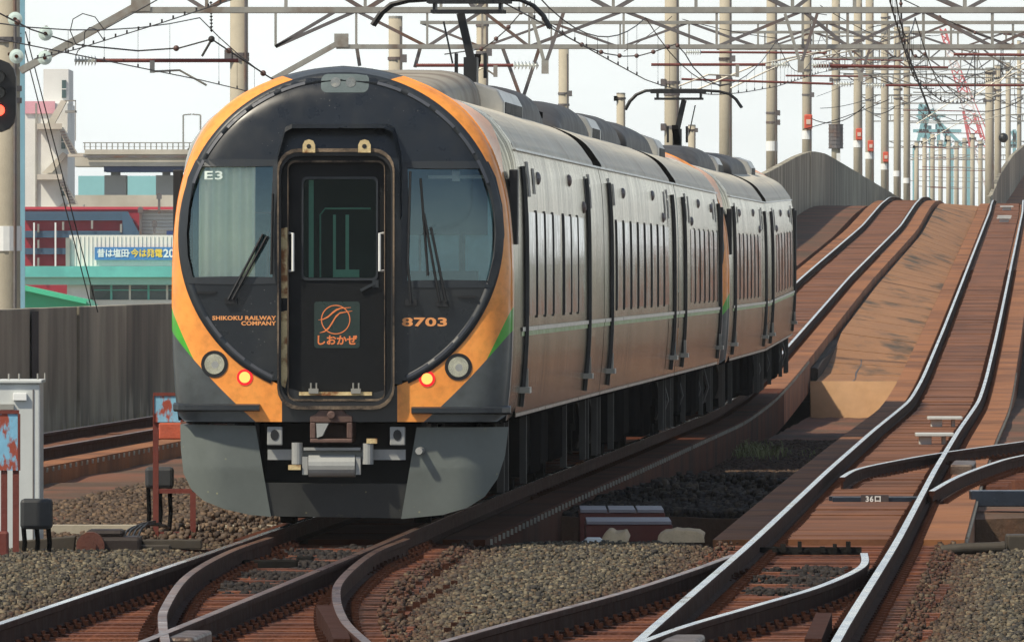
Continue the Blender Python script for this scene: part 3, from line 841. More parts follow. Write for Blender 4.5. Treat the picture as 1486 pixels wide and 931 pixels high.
def inside(poly, u, z):
    c = False; n = len(poly)
    for i in range(n):
        (x0, y0), (x1, y1) = poly[i], poly[(i + 1) % n]
        if (y0 > z) != (y1 > z) and u < (x1 - x0) * (z - y0) / (y1 - y0) + x0: c = not c
    return c
WL = UZ([(405, 237), (291, 237), (280, 262), (273, 300), (270, 340), (273, 375), (282, 407), (405, 407)])
WR = UZ([(592, 240), (592, 412), (715, 412), (725, 376), (729, 340), (726, 300), (718, 262), (708, 240)])
DOORP = rrect(U(424), U(563), Zp(578), Zp(236), 0.06)
FRAMEP = rrect(U(410), U(577), Zp(590), Zp(219), 0.17)
def disc(mb, u, z, r, off, n=24, yf=nose_y):
    patch(mb, [(u + r * math.cos(2 * math.pi * i / n), z + r * math.sin(2 * math.pi * i / n)) for i in range(n)], off, 3, yf)
def lettering(parent, name, body, u, z, size, m, spacing=1.0, align='CENTER', yf=nose_y, off=0.006, sx=1.0, bold=0.0):
    vs, fs = text_polys(body, size, align, spacing, bold)
    mb = MB(); mb.add([(u + x * sx, yf(u + x * sx, z + y) - off, z + y) for x, y, _ in vs], fs)
    return mb.build(name, m, parent, world=False)

def face_front(o):
    if sum(p.normal.y * p.area for p in o.data.polygons) > 0: o.data.flip_normals()
    return o
def build_nose(car, full):
    """cab end, built at the car's front in its own coordinates"""
    mb = MB(); nt = 144; ths = [2 * math.pi * i / nt for i in range(nt)]
    Rs = [ray(OUT, MCZ, t) for t in ths]
    tt = [0, .12, .25, .38, .5, .62, .72, .81, .88, .94, .98, 1.0]
    for t in tt:
        for th, R in zip(ths, Rs):
            r = MR - 0.02 + (R - MR + 0.02) * t
            u, z = r * math.sin(th), MCZ + r * math.cos(th)
            mb.v.append((u, nose_y(u, z), z))
    for k in range(len(tt) - 1):
        for j in range(nt):
            a, b = k * nt + j, k * nt + (j + 1) % nt; mb.f.append((a, a + nt, b + nt, b)); mb.mi.append(0)
    mb.build('nose_shell', M_liv, car, smooth=True, world=False)
    # loft from the ring back to the body section
    mb = MB(); CZ = 2.2; n2 = 97
    a0, a1 = -math.atan2(1.352, .88 - CZ), math.atan2(1.352, .88 - CZ)
    a0, a1 = -math.acos((.885 - CZ) / math.hypot(1.353, .885 - CZ)), math.acos((.885 - CZ) / math.hypot(1.353, .885 - CZ))
    full_sect = SECT + [(-u, z) for u, z in SECT[::-1][:-1]]
    for k in range(13):
        s = k / 12; w = s * s * (3 - 2 * s)
        for i in range(n2):
            th = a0 + (a1 - a0) * i / (n2 - 1)
            r1, r2 = ray(OUT, CZ, th), ray(full_sect, CZ, th)
            u1, z1 = r1 * math.sin(th), CZ + r1 * math.cos(th); r = r1 + (r2 - r1) * w
            mb.v.append((r * math.sin(th), nose_y(u1, z1) * (1 - s) + 1.7 * s, CZ + r * math.cos(th)))
    for k in range(12):
        for i in range(n2 - 1):
            a = k * n2 + i; mb.f.append((a, a + n2, a + n2 + 1, a + 1)); mb.mi.append(0)
    mb.build('nose_cowl', M_liv, car, smooth=True, world=False)
    # black mask, open at the windscreens and the gangway
    mb = MB(); st = 0.03; K = int(2 * MR / st) + 1; idx = {}
    fo = scaled(FRAMEP, -0.03)
    def vid(i, j):
        if (i, j) not in idx:
            u, z = -MR + i * st, MCZ - MR + j * st; idx[(i, j)] = len(mb.v); mb.v.append((u, nose_y(u, z) - 0.004, z))
        return idx[(i, j)]
    for i in range(K):
        for j in range(K):
            u, z = -MR + (i + .5) * st, MCZ - MR + (j + .5) * st
            if u * u + (z - MCZ) ** 2 > (MR - 0.03) ** 2: continue
            if inside(WL, u, z) or inside(WR, u, z) or inside(fo, u, z): continue
            mb.f.append((vid(i, j), vid(i + 1, j), vid(i + 1, j + 1), vid(i, j + 1))); mb.mi.append(0)
    mb.build('front_mask', M_mask, car, smooth=True, world=False)
    ci = [((MR - 0.075) * math.sin(t), MCZ + (MR - 0.075) * math.cos(t)) for t in ths]; co = [((MR + 0.0) * math.sin(t), MCZ + (MR + 0.0) * math.cos(t)) for t in ths]
    keep = [j for j in range(nt) if not (abs(ci[j][0]) < 0.5 and ci[j][1] < 2)]
    mb = MB(); n = nt
    for poly, off in ((ci, -0.01), (ci, 0.008), (co, 0.010), (co, -0.01)): mb.v += [(u, nose_y(u, z) - off, z) for u, z in poly]
    for r in range(3):
        for j in range(n):
            if j in keep and (j + 1) % n in keep:
                a, b = r * n + j, r * n + (j + 1) % n; mb.f.append((a, a + n, b + n, b)); mb.mi.append(0)
    rim = mb.build('mask_rim', M_rim, car, smooth=True, world=False)
    for poly, nm in ((WL, 'windscreen'), (WR, 'windscreen')):
        dp = dense(poly); g_ = MB(); patch(g_, dp, -0.012, 6)
        w = face_front(g_.build(nm, M_glass, car, smooth=True, world=False))
        fr = MB(); band(fr, scaled(dp, -0.035), scaled(dp, 0.03), 0.010, 0.012); fr.build('window_frame', M_rim, w, world=False)
    # cab behind the glass
    mb = MB(); mb.bb(-1.2, 1.2, 1.25, 1.29, 1.9, 3.2); mb.bb(-1.2, 1.2, 0.45, 1.27, 1.84, 1.9); mb.bb(-1.2, 1.2, 0.5, 1.27, 3.12, 3.16)
    mb.bb(-0.47, -0.43, 0.4, 1.25, 1.9, 3.1); mb.bb(0.43, 0.47, 0.4, 1.25, 1.9, 3.1); mb.bb(-1.24, -1.2, 0.45, 1.27, 1.9, 3.1); mb.bb(1.2, 1.24, 0.45, 1.27, 1.9, 3.1)
    cab = mb.build('cab_interior', M_cabin, car, world=False)
    mb = MB(); mb.bb(0.48, 1.2, 1.2, 1.24, 2.42, 3.12); mb.bb(-0.42, 0.42, 1.2, 1.24, 1.9, 3.12); mb.build('cab_back_window', M_black, cab, world=False)
    if not full: return
    # left screen is hung with a pleated curtain
    mb = MB(); vs = []
    xs = np.linspace(-1.17, -0.70, 60)
    for z in np.linspace(1.92, 3.08, 8):
        for x in xs: vs.append((x, nose_y(x, z) + 0.07 + 0.022 * math.sin(x * 55) + 0.012 * math.sin(x * 21), z))
    mb.add(vs, [(k * 60 + i, k * 60 + i + 1, (k + 1) * 60 + i + 1, (k + 1) * 60 + i) for i in range(59) for k in range(7)])
    mb.build('curtain', M_curtain, cab, smooth=True, world=False)
    mb = MB(); zz = Zp(257); mb.bb(U(620), U(700), 0.62, 0.66, zz - 0.014, zz + 0.014); mb.bb(U(655), U(666), 0.6, 0.68, zz - 0.035, zz + 0.05)
    mb.build('cab_lamp', M_lamp_white, cab, world=False)
    mb = MB(); mb.bb(0.55, 1.1, 0.62, 0.95, 1.9, 2.12); mb.bb(0.95, 1.0, 0.7, 0.75, 2.1, 2.45); mb.tube([(0.62, .8, 2.1), (0.62, .8, 2.42), (0.75, .8, 2.5)], 0.012)
    mb.build('cab_desk', M_under2, cab, world=False)
    mb = MB()
    for u0 in (-0.80, -0.62): mb.tube([(u0, .44, 1.95), (u0, .44, 2.45)], 0.012)
    mb.tube([(-0.86, .43, 1.95), (-0.86, .43, 2.55), (-0.8, .43, 2.6), (-0.5, .43, 2.6)], 0.01)
    mb.build('cab_rail', M_cyl, cab, world=False)
    # dashes round the rim
    step = 2 * math.pi / 30
    for k in range(30):
        t0 = k * step + 0.025; t1 = (k + 1) * step - 0.025
        tm = (t0 + t1) / 2
        zz = MCZ + MR * math.cos(tm); uu = MR * math.sin(tm)
        if (abs(uu) < 0.52 and zz < 2) or abs(zz - 2.35) < 0.55 or (abs(uu) < .2): continue
        A = [((MR - 0.068) * math.sin(t0 + (t1 - t0) * i / 5), MCZ + (MR - 0.068) * math.cos(t0 + (t1 - t0) * i / 5)) for i in range(6)]
        B = [((MR - 0.044) * math.sin(t0 + (t1 - t0) * i / 5), MCZ + (MR - 0.044) * math.cos(t0 + (t1 - t0) * i / 5)) for i in range(6)]
        m2 = MB(); m2.add([(u, nose_y(u, z) - 0.0115, z) for u, z in A + B], [(i, i + 1, 7 + i, 6 + i) for i in range(5)])
        m2.build('rim_dash', M_dash, rim, world=False)
    # top lamp cluster
    lp = rrect(U(469), U(538), Zp(136), Zp(109), 0.05)
    m2 = MB(); patch(m2, lp, 0.006, 4); lc = m2.build('top_lamp_cover', mat('lamp_cover_grey', lin(96, 106, 106), 0.15, 0, 0.2, 5), car, world=False)
    for x in (490, 512):
        m2 = MB(); disc(m2, U(x), Zp(121), 0.042, 0.010); m2.build('top_lamp', M_headglass, lc, world=False)
    # head and tail lamps
    for x, y in ((317, 527), (669, 531)):
        m2 = MB(); disc(m2, U(x), Zp(y), 0.112, 0.006); h = m2.build('headlight', M_black, car, world=False)
        m2 = MB(); disc(m2, U(x), Zp(y), 0.083, 0.011); m2.build('reflector', M_headglass, h, world=False)
        m2 = MB(); disc(m2, U(x) + 0.005, Zp(y) - 0.005, 0.03, 0.014); m2.build('bulb', M_cyl, h, world=False)
    for x, y in ((361, 546), (624, 548)):
        m2 = MB(); disc(m2, U(x), Zp(y), 0.066, 0.006); h = m2.build('tail_lamp', M_redring, car, world=False)
        m2 = MB(); disc(m2, U(x), Zp(y), 0.046, 0.012); m2.build('lit_lens', M_red_lit, h, world=False)
    # hood over the gangway
    m2 = MB(); zt, zb = Zp(180), Zp(224); yb = nose_y(0, Zp(222))
    prof = [(-0.53, zb - 0.5), (-0.52, zb), (-0.46, zt - 0.03), (-0.40, zt), (0.38, zt), (0.45, zt - 0.03), (0.51, zb), (0.52, zb - 0.5)]
    n = len(prof)
    front = [(u * 0.97, yb - 0.13, z - 0.045) for u, z in prof]; back = [(u, nose_y(u, z) + 0.02, z) for u, z in prof]
    m2.add(front + back, [(i, i + 1, n + i + 1, n + i) for i in range(n - 1)])
    m2.build('gangway_hood', M_mask, car, world=False, smooth=False, bevel=0.015)
    # gangway frame
    yf = yb - 0.12
    def ringpart(name, po, pi, y0, y1, m_):
        q = MB(); k = len(po); vs = []
        for poly, yy in ((po, y1), (po, y0), (pi, y0), (pi, y1)): vs += [(u, yy, z) for u, z in poly]
        q.add(vs, [(r * k + j, r * k + (j + 1) % k, ((r + 1) % 4) * k + (j + 1) % k, ((r + 1) % 4) * k + j) for r in range(4) for j in range(k)])
        return q.build(name, m_, car, world=False)
    ringpart('gangway_frame', FRAMEP, scaled(FRAMEP, -0.05), yf - 0.02, yb + 0.25, M_black)
    ringpart('gangway_seal', scaled(FRAMEP, 0.012), scaled(FRAMEP, -0.018), yf - 0.035, yf - 0.018, M_rub)
    ringpart('gangway_inner_seal', scaled(DOORP, 0.012), scaled(DOORP, -0.006), yf + 0.02, yf + 0.06, M_rub)
    ringpart('gangway_liner', scaled(FRAMEP, -0.045), scaled(DOORP, 0.008), yf + 0.03, yf + 0.1, M_door)
    yd = yf + 0.10
    DW = rrect(U(445), U(551), Zp(404), Zp(260), 0.04)
    m2 = MB()                                             # door leaf with its window opening
    k = len(DOORP)
    m2.v = [(u, yd, z) for u, z in DOORP] + [(u, yd, z) for u, z in DW]
    m2.f = [(j, (j + 1) % k, k + (j + 1) % k, k + j) for j in range(k)]; m2.mi = [0] * k
    door = m2.build('gangway_door', M_door, car, world=False)
    m2 = MB(); m2.add([(u, yd + 0.02, z) for u, z in DW], [tuple(range(k))]); dwin = face_front(m2.build('door_window', M_glassd, door, world=False))
    q = MB(); po, pi = scaled(DW, 0.018), scaled(DW, -0.005); vs = []
    for poly, yy in ((po, yd - 0.004), (po, yd - 0.014), (pi, yd - 0.014), (pi, yd + 0.02)): vs += [(u, yy, z) for u, z in poly]
    q.add(vs, [(r * k + j, r * k + (j + 1) % k, (r + 1) * k + (j + 1) % k, (r + 1) * k + j) for r in range(3) for j in range(k)])
    q.build('door_window_frame', M_rim, door, world=False)
    m2 = MB(); m2.bb(U(452), U(459), yd + .1, yd + .12, Zp(402), Zp(262)); m2.bb(U(486), U(490), yd + .2, yd + .22, Zp(402), Zp(312)); m2.bb(U(504), U(509), yd + .2, yd + .22, Zp(402), Zp(312))
    m2.bb(U(486), U(524), yd + .19, yd + .21, Zp(402), Zp(391)); m2.tube([(U(467), yd + .25, Zp(402)), (U(467), yd + .25, Zp(312)), (U(474), yd + .25, Zp(303)), (U(540), yd + .25, Zp(303))], 0.008)
    m2.build('inner_door_frame', mat('inner_green', lin(160, 206, 188), 0.7, 0, 0.1, 3), cab, world=False)
    m2 = MB(); m2.bar((U(528), yd - 0.02, Zp(421)), (U(548), yd - 0.02, Zp(411)), 0.02, 0.022); m2.bb(U(545), U(554), yd - .02, yd, Zp(417), Zp(406)); m2.build('door_handle', M_rim, door, world=False)
    for x in (431, 556):
        m2 = MB(); s = -1 if x < 500 else 1
        m2.tube([(U(x) + s * 0.03, yd - .02, Zp(339)), (U(x), yd - 0.07, Zp(339)), (U(x), yd - 0.07, Zp(393)), (U(x) + s * .03, yd - 0.02, Zp(393))], 0.012)
        m2.build('grab_rail', M_white, car, world=False)
    m2 = MB(); m2.add([(u, yf + 0.024, z) for u, z in ((U(414), Zp(332)), (U(424), Zp(330)), (U(423), Zp(432)), (U(413), Zp(432)))], [(0, 3, 2, 1)])
    m2.add([(u, yf + 0.024, z) for u, z in ((U(413), Zp(452)), (U(422.5), Zp(450)), (U(423), Zp(545)), (U(420), Zp(561)), (U(412), Zp(556)))], [(0, 4, 3, 2, 1)])
    m2.build('paint_strip', M_cream, car, world=False)
    m2 = MB(); m2.bb(U(440), U(545), yf + .01, yf + .09, Zp(572), Zp(567)); m2.build('door_sill', M_cream, car, world=False)
    for x in (461, 522):
        m2 = MB(); m2.bb(U(x - 7), U(x + 7), yf - .01, yf + .06, Zp(569), Zp(562)); m2.bb(U(x - 5), U(x - 3), yf, yf + .05, Zp(563), Zp(554)); m2.bb(U(x + 3), U(x + 5), yf, yf + .05, Zp(563), Zp(554))
        m2.build('sill_latch', M_galv, car, world=False)
    for x in (455, 535):
        m2 = MB(); poly = [(U(x - 9), Zp(223)), (U(x + 9), Zp(223)), (U(x + 9), Zp(212)), (U(x + 6), Zp(206)), (U(x), Zp(204)), (U(x - 6), Zp(206)), (U(x - 9), Zp(212))]
        m2.prism(poly, lambda u, v, w: (u, w, v), yf - 0.06, yf - 0.03); lug = m2.build('lifting_lug', M_cream, car, world=False)
        m2 = MB(); m2.add([(U(x) + 0.02 * math.cos(i * .785), yf - 0.063, Zp(214) + 0.02 * math.sin(i * .785)) for i in range(8)], [tuple(range(8))]); m2.build('bolt_hole', M_black, lug, world=False)
    # emblem plate with lettering
    m2 = MB(); ep = rrect(U(461), U(527), Zp(504), Zp(437), 0.025); m2.add([(u, yd - 0.006, z) for u, z in ep], [tuple(range(len(ep)))])
    em = m2.build('emblem_plate', M_emblem, door, world=False)
    cu, cz, r = U(492), Zp(463), 0.117
    m2 = MB()
    for i in range(48):
        a, b_ = 2 * math.pi * i / 48, 2 * math.pi * (i + 1) / 48
        m2.add([(cu + q * math.cos(t), yd - 0.009, cz + q * math.sin(t)) for q, t in ((r - .004, a), (r + .004, a), (r + .004, b_), (r - .004, b_))], [(0, 1, 2, 3)])
    for pts, wd in (([(467, 463.5), (474, 462.5), (481, 459), (487, 453.5), (493, 449), (500, 446.5), (514, 445.5)], (0.5, 1.6, 2.6, 3.2, 3.0, 1.6, 0.6)),
                    ([(469, 482), (476, 480), (482, 475), (487, 467.5), (492, 459), (498, 453.5), (516, 450.5)], (0.5, 2.0, 3.4, 4.0, 3.6, 2.0, 0.6))):
        for i in range(len(pts) - 1):
            (x0, y0), (x1, y1) = pts[i], pts[i + 1]; w0, w1 = wd[i], wd[i + 1]
            m2.add([(U(x0), yd - .0095, Zp(y0 + w0 / 2)), (U(x1), yd - .0095, Zp(y1 + w1 / 2)), (U(x1), yd - .0095, Zp(y1 - w1 / 2)), (U(x0), yd - .0095, Zp(y0 - w0 / 2))], [(0, 1, 2, 3)])
    m2.build('emblem', M_orange2, em, world=False)
    flat = lambda u, z: yd
    lettering(em, 'lettering', 'しおかぜ', U(493), Zp(493.5), 0.086, M_orange2, yf=flat, off=0.009, bold=0.0025)
    lettering(car, 'lettering', 'SHIKOKU RAILWAY', U(406), Zp(461), 0.046, M_orange, 1.05, 'RIGHT', off=0.008, sx=1.24, bold=0.0016)
    lettering(car, 'lettering', 'COMPANY', U(406), Zp(468.6), 0.046, M_orange, 1.05, 'RIGHT', off=0.008, sx=1.24, bold=0.0016)
    lettering(car, 'lettering', '8703', U(621), Zp(467), 0.096, M_orange, 1.05, 'CENTER', off=0.008, sx=1.9, bold=0.003)
    lettering(car, 'lettering', 'E3', U(315), Zp(256), 0.095, mat('pale_lettering', lin(200, 214, 208), 0.6, 0, 0, 1), 1.1, 'CENTER', off=-0.008, sx=1.7, bold=0.002)
    # wipers
    def wiper(pivot, segs, name='wiper'):
        q = MB(); u, z = U(pivot[0]), Zp(pivot[1]); y = nose_y(u, z)
        q.box((u, y - 0.02, z), (0.10, 0.05, 0.05))
        for s in segs:
            pp = [(U(a), nose_y(U(a), Zp(b)) - 0.05, Zp(b)) for a, b in s]; q.tube(pp, 0.011, 5)
        return q.build(name, M_black, car, world=False)
    wiper((341, 436), [((338, 434), (388, 340)), ((344, 434), (394, 343)), ((402, 282), (400, 398))])
    wiper((601, 438), [((601, 438), (597, 380), (600, 250))])
    wiper((646, 440), [((643, 438), (620, 310)), ((652, 438), (630, 330)), ((615, 260), (626, 400))])
    for x, y, w in ((306, 424, 14), (681, 430, 13)):
        q = MB(); q.box((U(x), nose_y(U(x), Zp(y)) - .01, Zp(y)), (2 * w / 175, .03, .02)); q.build('mask_handle', M_black, car, world=False)
    # bumper ledges
    for pts in ([(254, 585), (383, 587), (383, 596), (254, 594)], [(602, 589), (742, 588), (742, 597), (602, 598)]):
        q = MB(); (x0, y0), (x1, y1), _, _ = pts
        us = np.linspace(U(x0), U(x1), 14); vs = []
        for u in us:
            yy = nose_y(u * 0.985, 1.0); vs += [(u, yy - 0.07, Zp(y0 + 1)), (u, yy - 0.07, Zp(y0 + 8)), (u, yy + 0.05, Zp(y0 - 2)), (u, yy + 0.05, Zp(y0 + 11))]
        fs = []
        for i in range(13):
            a = 4 * i; fs += [(a, a + 4, a + 5, a + 1), (a, a + 2, a + 6, a + 4), (a + 1, a + 5, a + 7, a + 3)]
        fs += [(0, 1, 3, 2), (52, 54, 55, 53)]
        q.add(vs, fs); q.build('bumper_ledge', M_rim, car, world=False)
    # skirts and plough
    sk = lambda u, z: 0.16 + 0.30 * (max(0, abs(u) - 0.95) / 0.45) ** 2 + 0.10 * max(0, 0.5 - z)
    for poly, m_ in (([(265, 614), (375, 616), (397, 747), (365, 744), (330, 736), (300, 724), (282, 708), (270, 685), (266, 650)], M_skirt),
                     ([(608, 618), (737, 618), (732, 660), (722, 692), (704, 718), (680, 734), (645, 744), (585, 750)], M_skirt)):
        q = MB(); patch(q, UZ(poly), 0, 10, sk); q.build('skirt', m_, car, world=False, solid=0.012, smooth=True, split=True)
    q = MB(); patch(q, UZ([(386, 698), (599, 699), (586, 749), (396, 746)]), -0.03, 6, sk); q.build('plough', M_skirtd, car, world=False, solid=0.02)
    # coupler bay
    q = MB(); q.bb(-0.75, 0.75, 1.1, 1.15, 0.3, 0.98); q.bb(-0.7, 0.68, 0.3, 1.1, 0.9, 0.95); q.bb(-0.72, -0.68, .3, 1.1, .3, .95); q.bb(.66, .70, .3, 1.1, .3, .95); q.bb(-.7, .7, .3, 1.1, .25, .30)
    q.build('coupler_bay', M_black, car, world=False)
    q = MB(); cx = U(488)
    poly = [(U(456), Zp(640)), (U(517), Zp(640)), (U(517), Zp(602)), (U(508), Zp(598)), (U(503), Zp(592)), (U(470), Zp(592)), (U(465), Zp(598)), (U(456), Zp(602))]
    hole = [(U(464), Zp(634)), (U(510), Zp(634)), (U(510), Zp(611)), (U(464), Zp(611))]
    q.prism(poly[:2] + [(U(517), Zp(634)), (U(456), Zp(634))], lambda u, v, w: (u, w, v), -0.05, 0.5)
    q.prism([(U(456), Zp(611)), (U(517), Zp(611))] + poly[2:], lambda u, v, w: (u, w, v), -0.05, 0.5)
    q.bb(U(456), U(464), -.05, .5, Zp(634), Zp(611)); q.bb(U(509), U(517), -.05, .5, Zp(634), Zp(611)); q.bb(U(464), U(510), .25, .5, Zp(634), Zp(611))
    q.tube([(U(487), -0.10, Zp(600)), (U(487), 0.0, Zp(600))], 0.035, 10)
    cp = q.build('coupler', M_coup, car, world=False, bevel=0.008)
    q = MB(); q.prism([(U(465), Zp(612)), (U(483), Zp(612)), (U(474), Zp(630)), (U(466), Zp(633))], lambda u, v, w: (u, w, v), -0.06, 0.1); q.build('coupler_hook', M_cyl, cp, world=False)
    q = MB(); q.tube([(U(453), 0.08, Zp(673)), (U(520), 0.08, Zp(673))], 0.095, 18); q.build('air_reservoir', M_cyl, car, world=False, smooth=False)
    for x0, x1, y0, y1 in ((428, 445, 640, 671), (531, 546, 641, 671)):
        q = MB(); q.tube([(U((x0 + x1) / 2), .05, Zp(y1)), (U((x0 + x1) / 2), .05, Zp(y0))], 0.046, 14); c_ = q.build('jumper_socket', M_cyl, car, world=False)
        q = MB(); q.bb(U(x0 - 4), U(x1 - 3), 0.0, .1, Zp(y1 + 8), Zp(y1 + 1)) if x0 < 500 else q.bb(U(x0 + 6), U(x1 + 6), 0.0, .1, Zp(y0), Zp(y0 - 7)); q.build('socket_cap', M_cream, c_, world=False)
    q = MB(); q.bb(U(393), U(592), .12, .18, Zp(665), Zp(650)); q.bb(U(446), U(528), .02, .14, Zp(651), Zp(647)); q.bb(U(444), U(452), .02, .14, Zp(686), Zp(660)); q.bb(U(521), U(528), .02, .14, Zp(686), Zp(660))
    q.build('coupler_beam', M_cyl, car, world=False)
    for x in (404, 581):
        q = MB(); q.bb(U(x - 11), U(x + 11), .05, .12, Zp(644), Zp(617)); b_ = q.build('jumper_bracket', M_cyl, car, world=False, bevel=0.01)
        q = MB(); q.add([(U(x) + 0.035 * math.cos(i * .52), 0.045, Zp(629) + 0.045 * math.sin(i * .52)) for i in range(12)], [tuple(range(12))]); q.build('bracket_hole', M_black, b_, world=False)
    q = MB(); q.tube([(U(615), sk(U(615), .65), Zp(651)), (U(612), sk(U(615), .65) - .12, Zp(652))], 0.03, 10); q.build('skirt_cock', M_cyl, car, world=False)

def side_x(z):
    return float(np.interp(z, [p[1] for p in SECT[::-1]], [p[0] for p in SECT[::-1]]))
def side_panel(mb, s, y0, y1, z0, z1, off, n=1):
    zs = np.linspace(z0, z1, n + 1); vs = []
    for z in zs:
        x = s * (side_x(z) + off); vs += [(x, y0, z), (x, y1, z)]
    fs = [(2 * i, 2 * i + 1, 2 * i + 3, 2 * i + 2) if s > 0 else (2 * i, 2 * i + 2, 2 * i + 3, 2 * i + 1) for i in range(n)]
    mb.add(vs, fs)
LC = 20.3
def pantograph(car, y):
    q = MB(); q.bb(-0.7, 0.7, y - 0.6, y + 0.9, 3.66, 3.72); q.bb(-.07, .07, y - .15, y + .25, 3.7, 4.0)
    pg = q.build('pantograph', M_under, car, world=False)
    q = MB(); q.bar((0, y, 3.98), (0.02, y + 1.1, 4.28), 0.09, 0.07); q.build('lower_arm', M_under, pg, world=False)
    q = MB(); q.bar((0.02, y + .1, 4.22), (-0.09, y + 0.1, 4.70), 0.10, 0.08); q.bar((-0.17, y + .1, 4.2), (-.26, y + .1, 4.62), 0.018); q.bb(-.05, .08, y - .1, y + .3, 4.0, 4.26)
    q.bar((-.13, y + .05, 4.05), (-.13, y + .05, 4.30), .035); q.bar((.16, y + .05, 4.05), (.16, y + .05, 4.30), .035)
    q.build('upper_arm', M_black, pg, world=False)
    q = MB()
    for yy in (y - 0.1, y + 0.25):
        q.tube([(-0.97, yy, 4.58), (-.88, yy, 4.71), (-.78, yy, 4.79), (-.62, yy, 4.83), (-.3, yy, 4.85), (.3, yy, 4.85), (.5, yy, 4.84), (.64, yy, 4.78), (.74, yy, 4.68), (.81, yy, 4.55)], 0.024, 6)
        q.bb(-.42, .42, yy - .03, yy + .03, 4.80, 4.86); q.bb(-.38, .36, yy - .02, yy + .02, 4.70, 4.735)
    q.bb(-.36, -.33, y - .1, y + .25, 4.7, 4.83); q.bb(.3, .33, y - .1, y + .25, 4.7, 4.83)
    q.build('collector_head', M_black, pg, world=False)

def build_car(label, nose, full=False, rev=False, panto=None, hoods=(), L=20.3):
    global LC
    LC = L
    car = thing('train_car', label, 'train car', (0, 0, 0), None)
    y0 = 1.7 if nose else 0.04; y1 = LC - 0.06
    r0 = y0 if nose else 1.1; r1 = LC - 1.1
    for s in (-1, 1):
        mb = MB(); side_panel(mb, s, y0, y1, .9, 3.15, 0, 14); sd = mb.build('body_side', M_steel, car, smooth=True, world=False)
        mb = MB(); side_panel(mb, s, y0, y1, 1.615, 1.65, 0.014, 2); side_panel(mb, s, y0, y1, 3.13, 3.15, 0.02, 2); side_panel(mb, s, y0, y1, .9, .93, .008, 1)
        mb.build('waist_beading', M_silver, sd, world=False)
        mb = MB(); side_panel(mb, s, y0, y1, 1.575, 1.612, 0.004, 1); mb.build('green_line', mat('green_line', lin(112, 150, 76), 0.4, 0.2, 0.2, 2), sd, world=False)
        # windows: two banks of four with a narrow blank between them on the cab car, one bank of eight otherwise
        ws = ([3.2 + 1.7 * i for i in range(4)] + [10.6 + 1.6 * i for i in range(3)] if full else [3.4 + 1.9 * i for i in range(int((LC - 6.0) / 1.9))]) if nose else [3.4 + 2.0 * i for i in range(8)]
        for i, w in enumerate(ws):
            mb = MB(); side_panel(mb, s, w - 0.52, w - 0.06, 1.72, 2.64, 0.003, 4)
            pl = mb.build('window_pillar', M_pillar, car, world=False)
            mb = MB(); side_panel(mb, s, w - 0.05, w + 1.2, 1.74, 2.62, 0.006, 4); mb.build('window_pane', M_pane, car, world=False)
        # dark end channels with their foot brackets
        for w in ((2.3, LC - (4.2 if full else 2.0)) if nose else (1.5, LC - 1.8)):
            zz = list(np.linspace(3.0, 0.98, 12)); mb = MB()
            mb.tube([(s * (side_x(z) + 0.012), w, z) for z in zz], 0.032, 6); ch = mb.build('end_channel', M_black, car, world=False)
            mb = MB(); mb.box((s * (side_x(1.12) + 0.04), w, 1.12), (0.09, 0.35, 0.05)); mb.bar((s * (side_x(1.3) + .03), w + .1, 1.3), (s * (side_x(1.1) + .05), w + .1, 1.1), .03); mb.build('channel_foot', M_galv, ch, world=False)
        # passenger door in the rear end
        mb = MB(); side_panel(mb, s, LC - 3.4, LC - 2.3, 1.0, 2.95, -0.0 + 0.004, 8); dr = mb.build('door', M_steel, car, world=False)
        # grilles, small lamps
        for w, a, b_ in ((y0 + 1.6, 2.75, 3.05), (LC - 4.4, 2.7, 3.02), (LC - 3.4, 2.72, 3.05), (y0 + 2.6, 2.78, 3.0)):
            mb = MB(); side_panel(mb, s, w, w + 0.45, a, b_, 0.005, 2); mb.build('vent_slot', M_black, car, world=False)
        for w, z in ((5.4, 2.92), (LC - 5.0, 2.72), (LC - 8.0, 2.95)):
            mb = MB(); mb.sphere((s * side_x(z), w, z), 0.045, 8, 6, (0.7, 2.4, 1.3)); mb.build('side_lamp', M_galvd, car, world=False)
        if nose:
            mb = MB(); mb.bb(s * 1.36, s * 1.432, 0.80, 1.0, 2.34, 2.96); mb.build('cab_mirror', M_black, car, world=False, bevel=0.01)
    # roof
    top = [p for p in SECT if p[1] > 3.149]; rf = [(-u, z) for u, z in top[::-1]] + top[1:]
    mb = MB(); n = len(rf)
    for y in (r0, r0 + .4, (r0 + r1) / 2, r1 - .4, r1):
        mb.v += [(u, y, z) for u, z in rf]
    for k in range(4):
        for i in range(n - 1):
            a = k * n + i; mb.f.append((a, a + 1, a + n + 1, a + n)); mb.mi.append(0)
    rfo = mb.build('roof', M_roof, car, smooth=False, world=False)
    for yy in ((r1,) if nose else (r0, r1)):
        mb = MB(); mb.add([(u, yy, z) for u, z in rf], [tuple(range(n))]); mb.build('roof_end', M_under, rfo, world=False)
    mb = MB()                                                   # end walls
    sec = SECT + [(-u, z) for u, z in SECT[::-1][:-1]]
    for y in ((LC - 0.1,) if nose else (0.08, LC - 0.1)):
        low = [(u, z if z < 3.2 else 3.2) for u, z in sec]; mb.add([(u * .99, y, z) for u, z in low], [tuple(range(len(low)))])
    mb.build('end_wall', M_under2, car, world=False)
    for ga, gb in ((r1, LC - .06),) if nose else ((.06, r0), (r1, LC - .06)):
        mb = MB(); mb.bb(-1.33, 1.33, ga, gb, 3.1, 3.16); mb.build('gap_plate', M_under, car, world=False)
    mb = MB(); mb.bb(-1.3, 1.3, 0.5 if nose else 0.1, LC - .12, 0.86, 0.93); mb.build('floor', M_under, car, world=False)
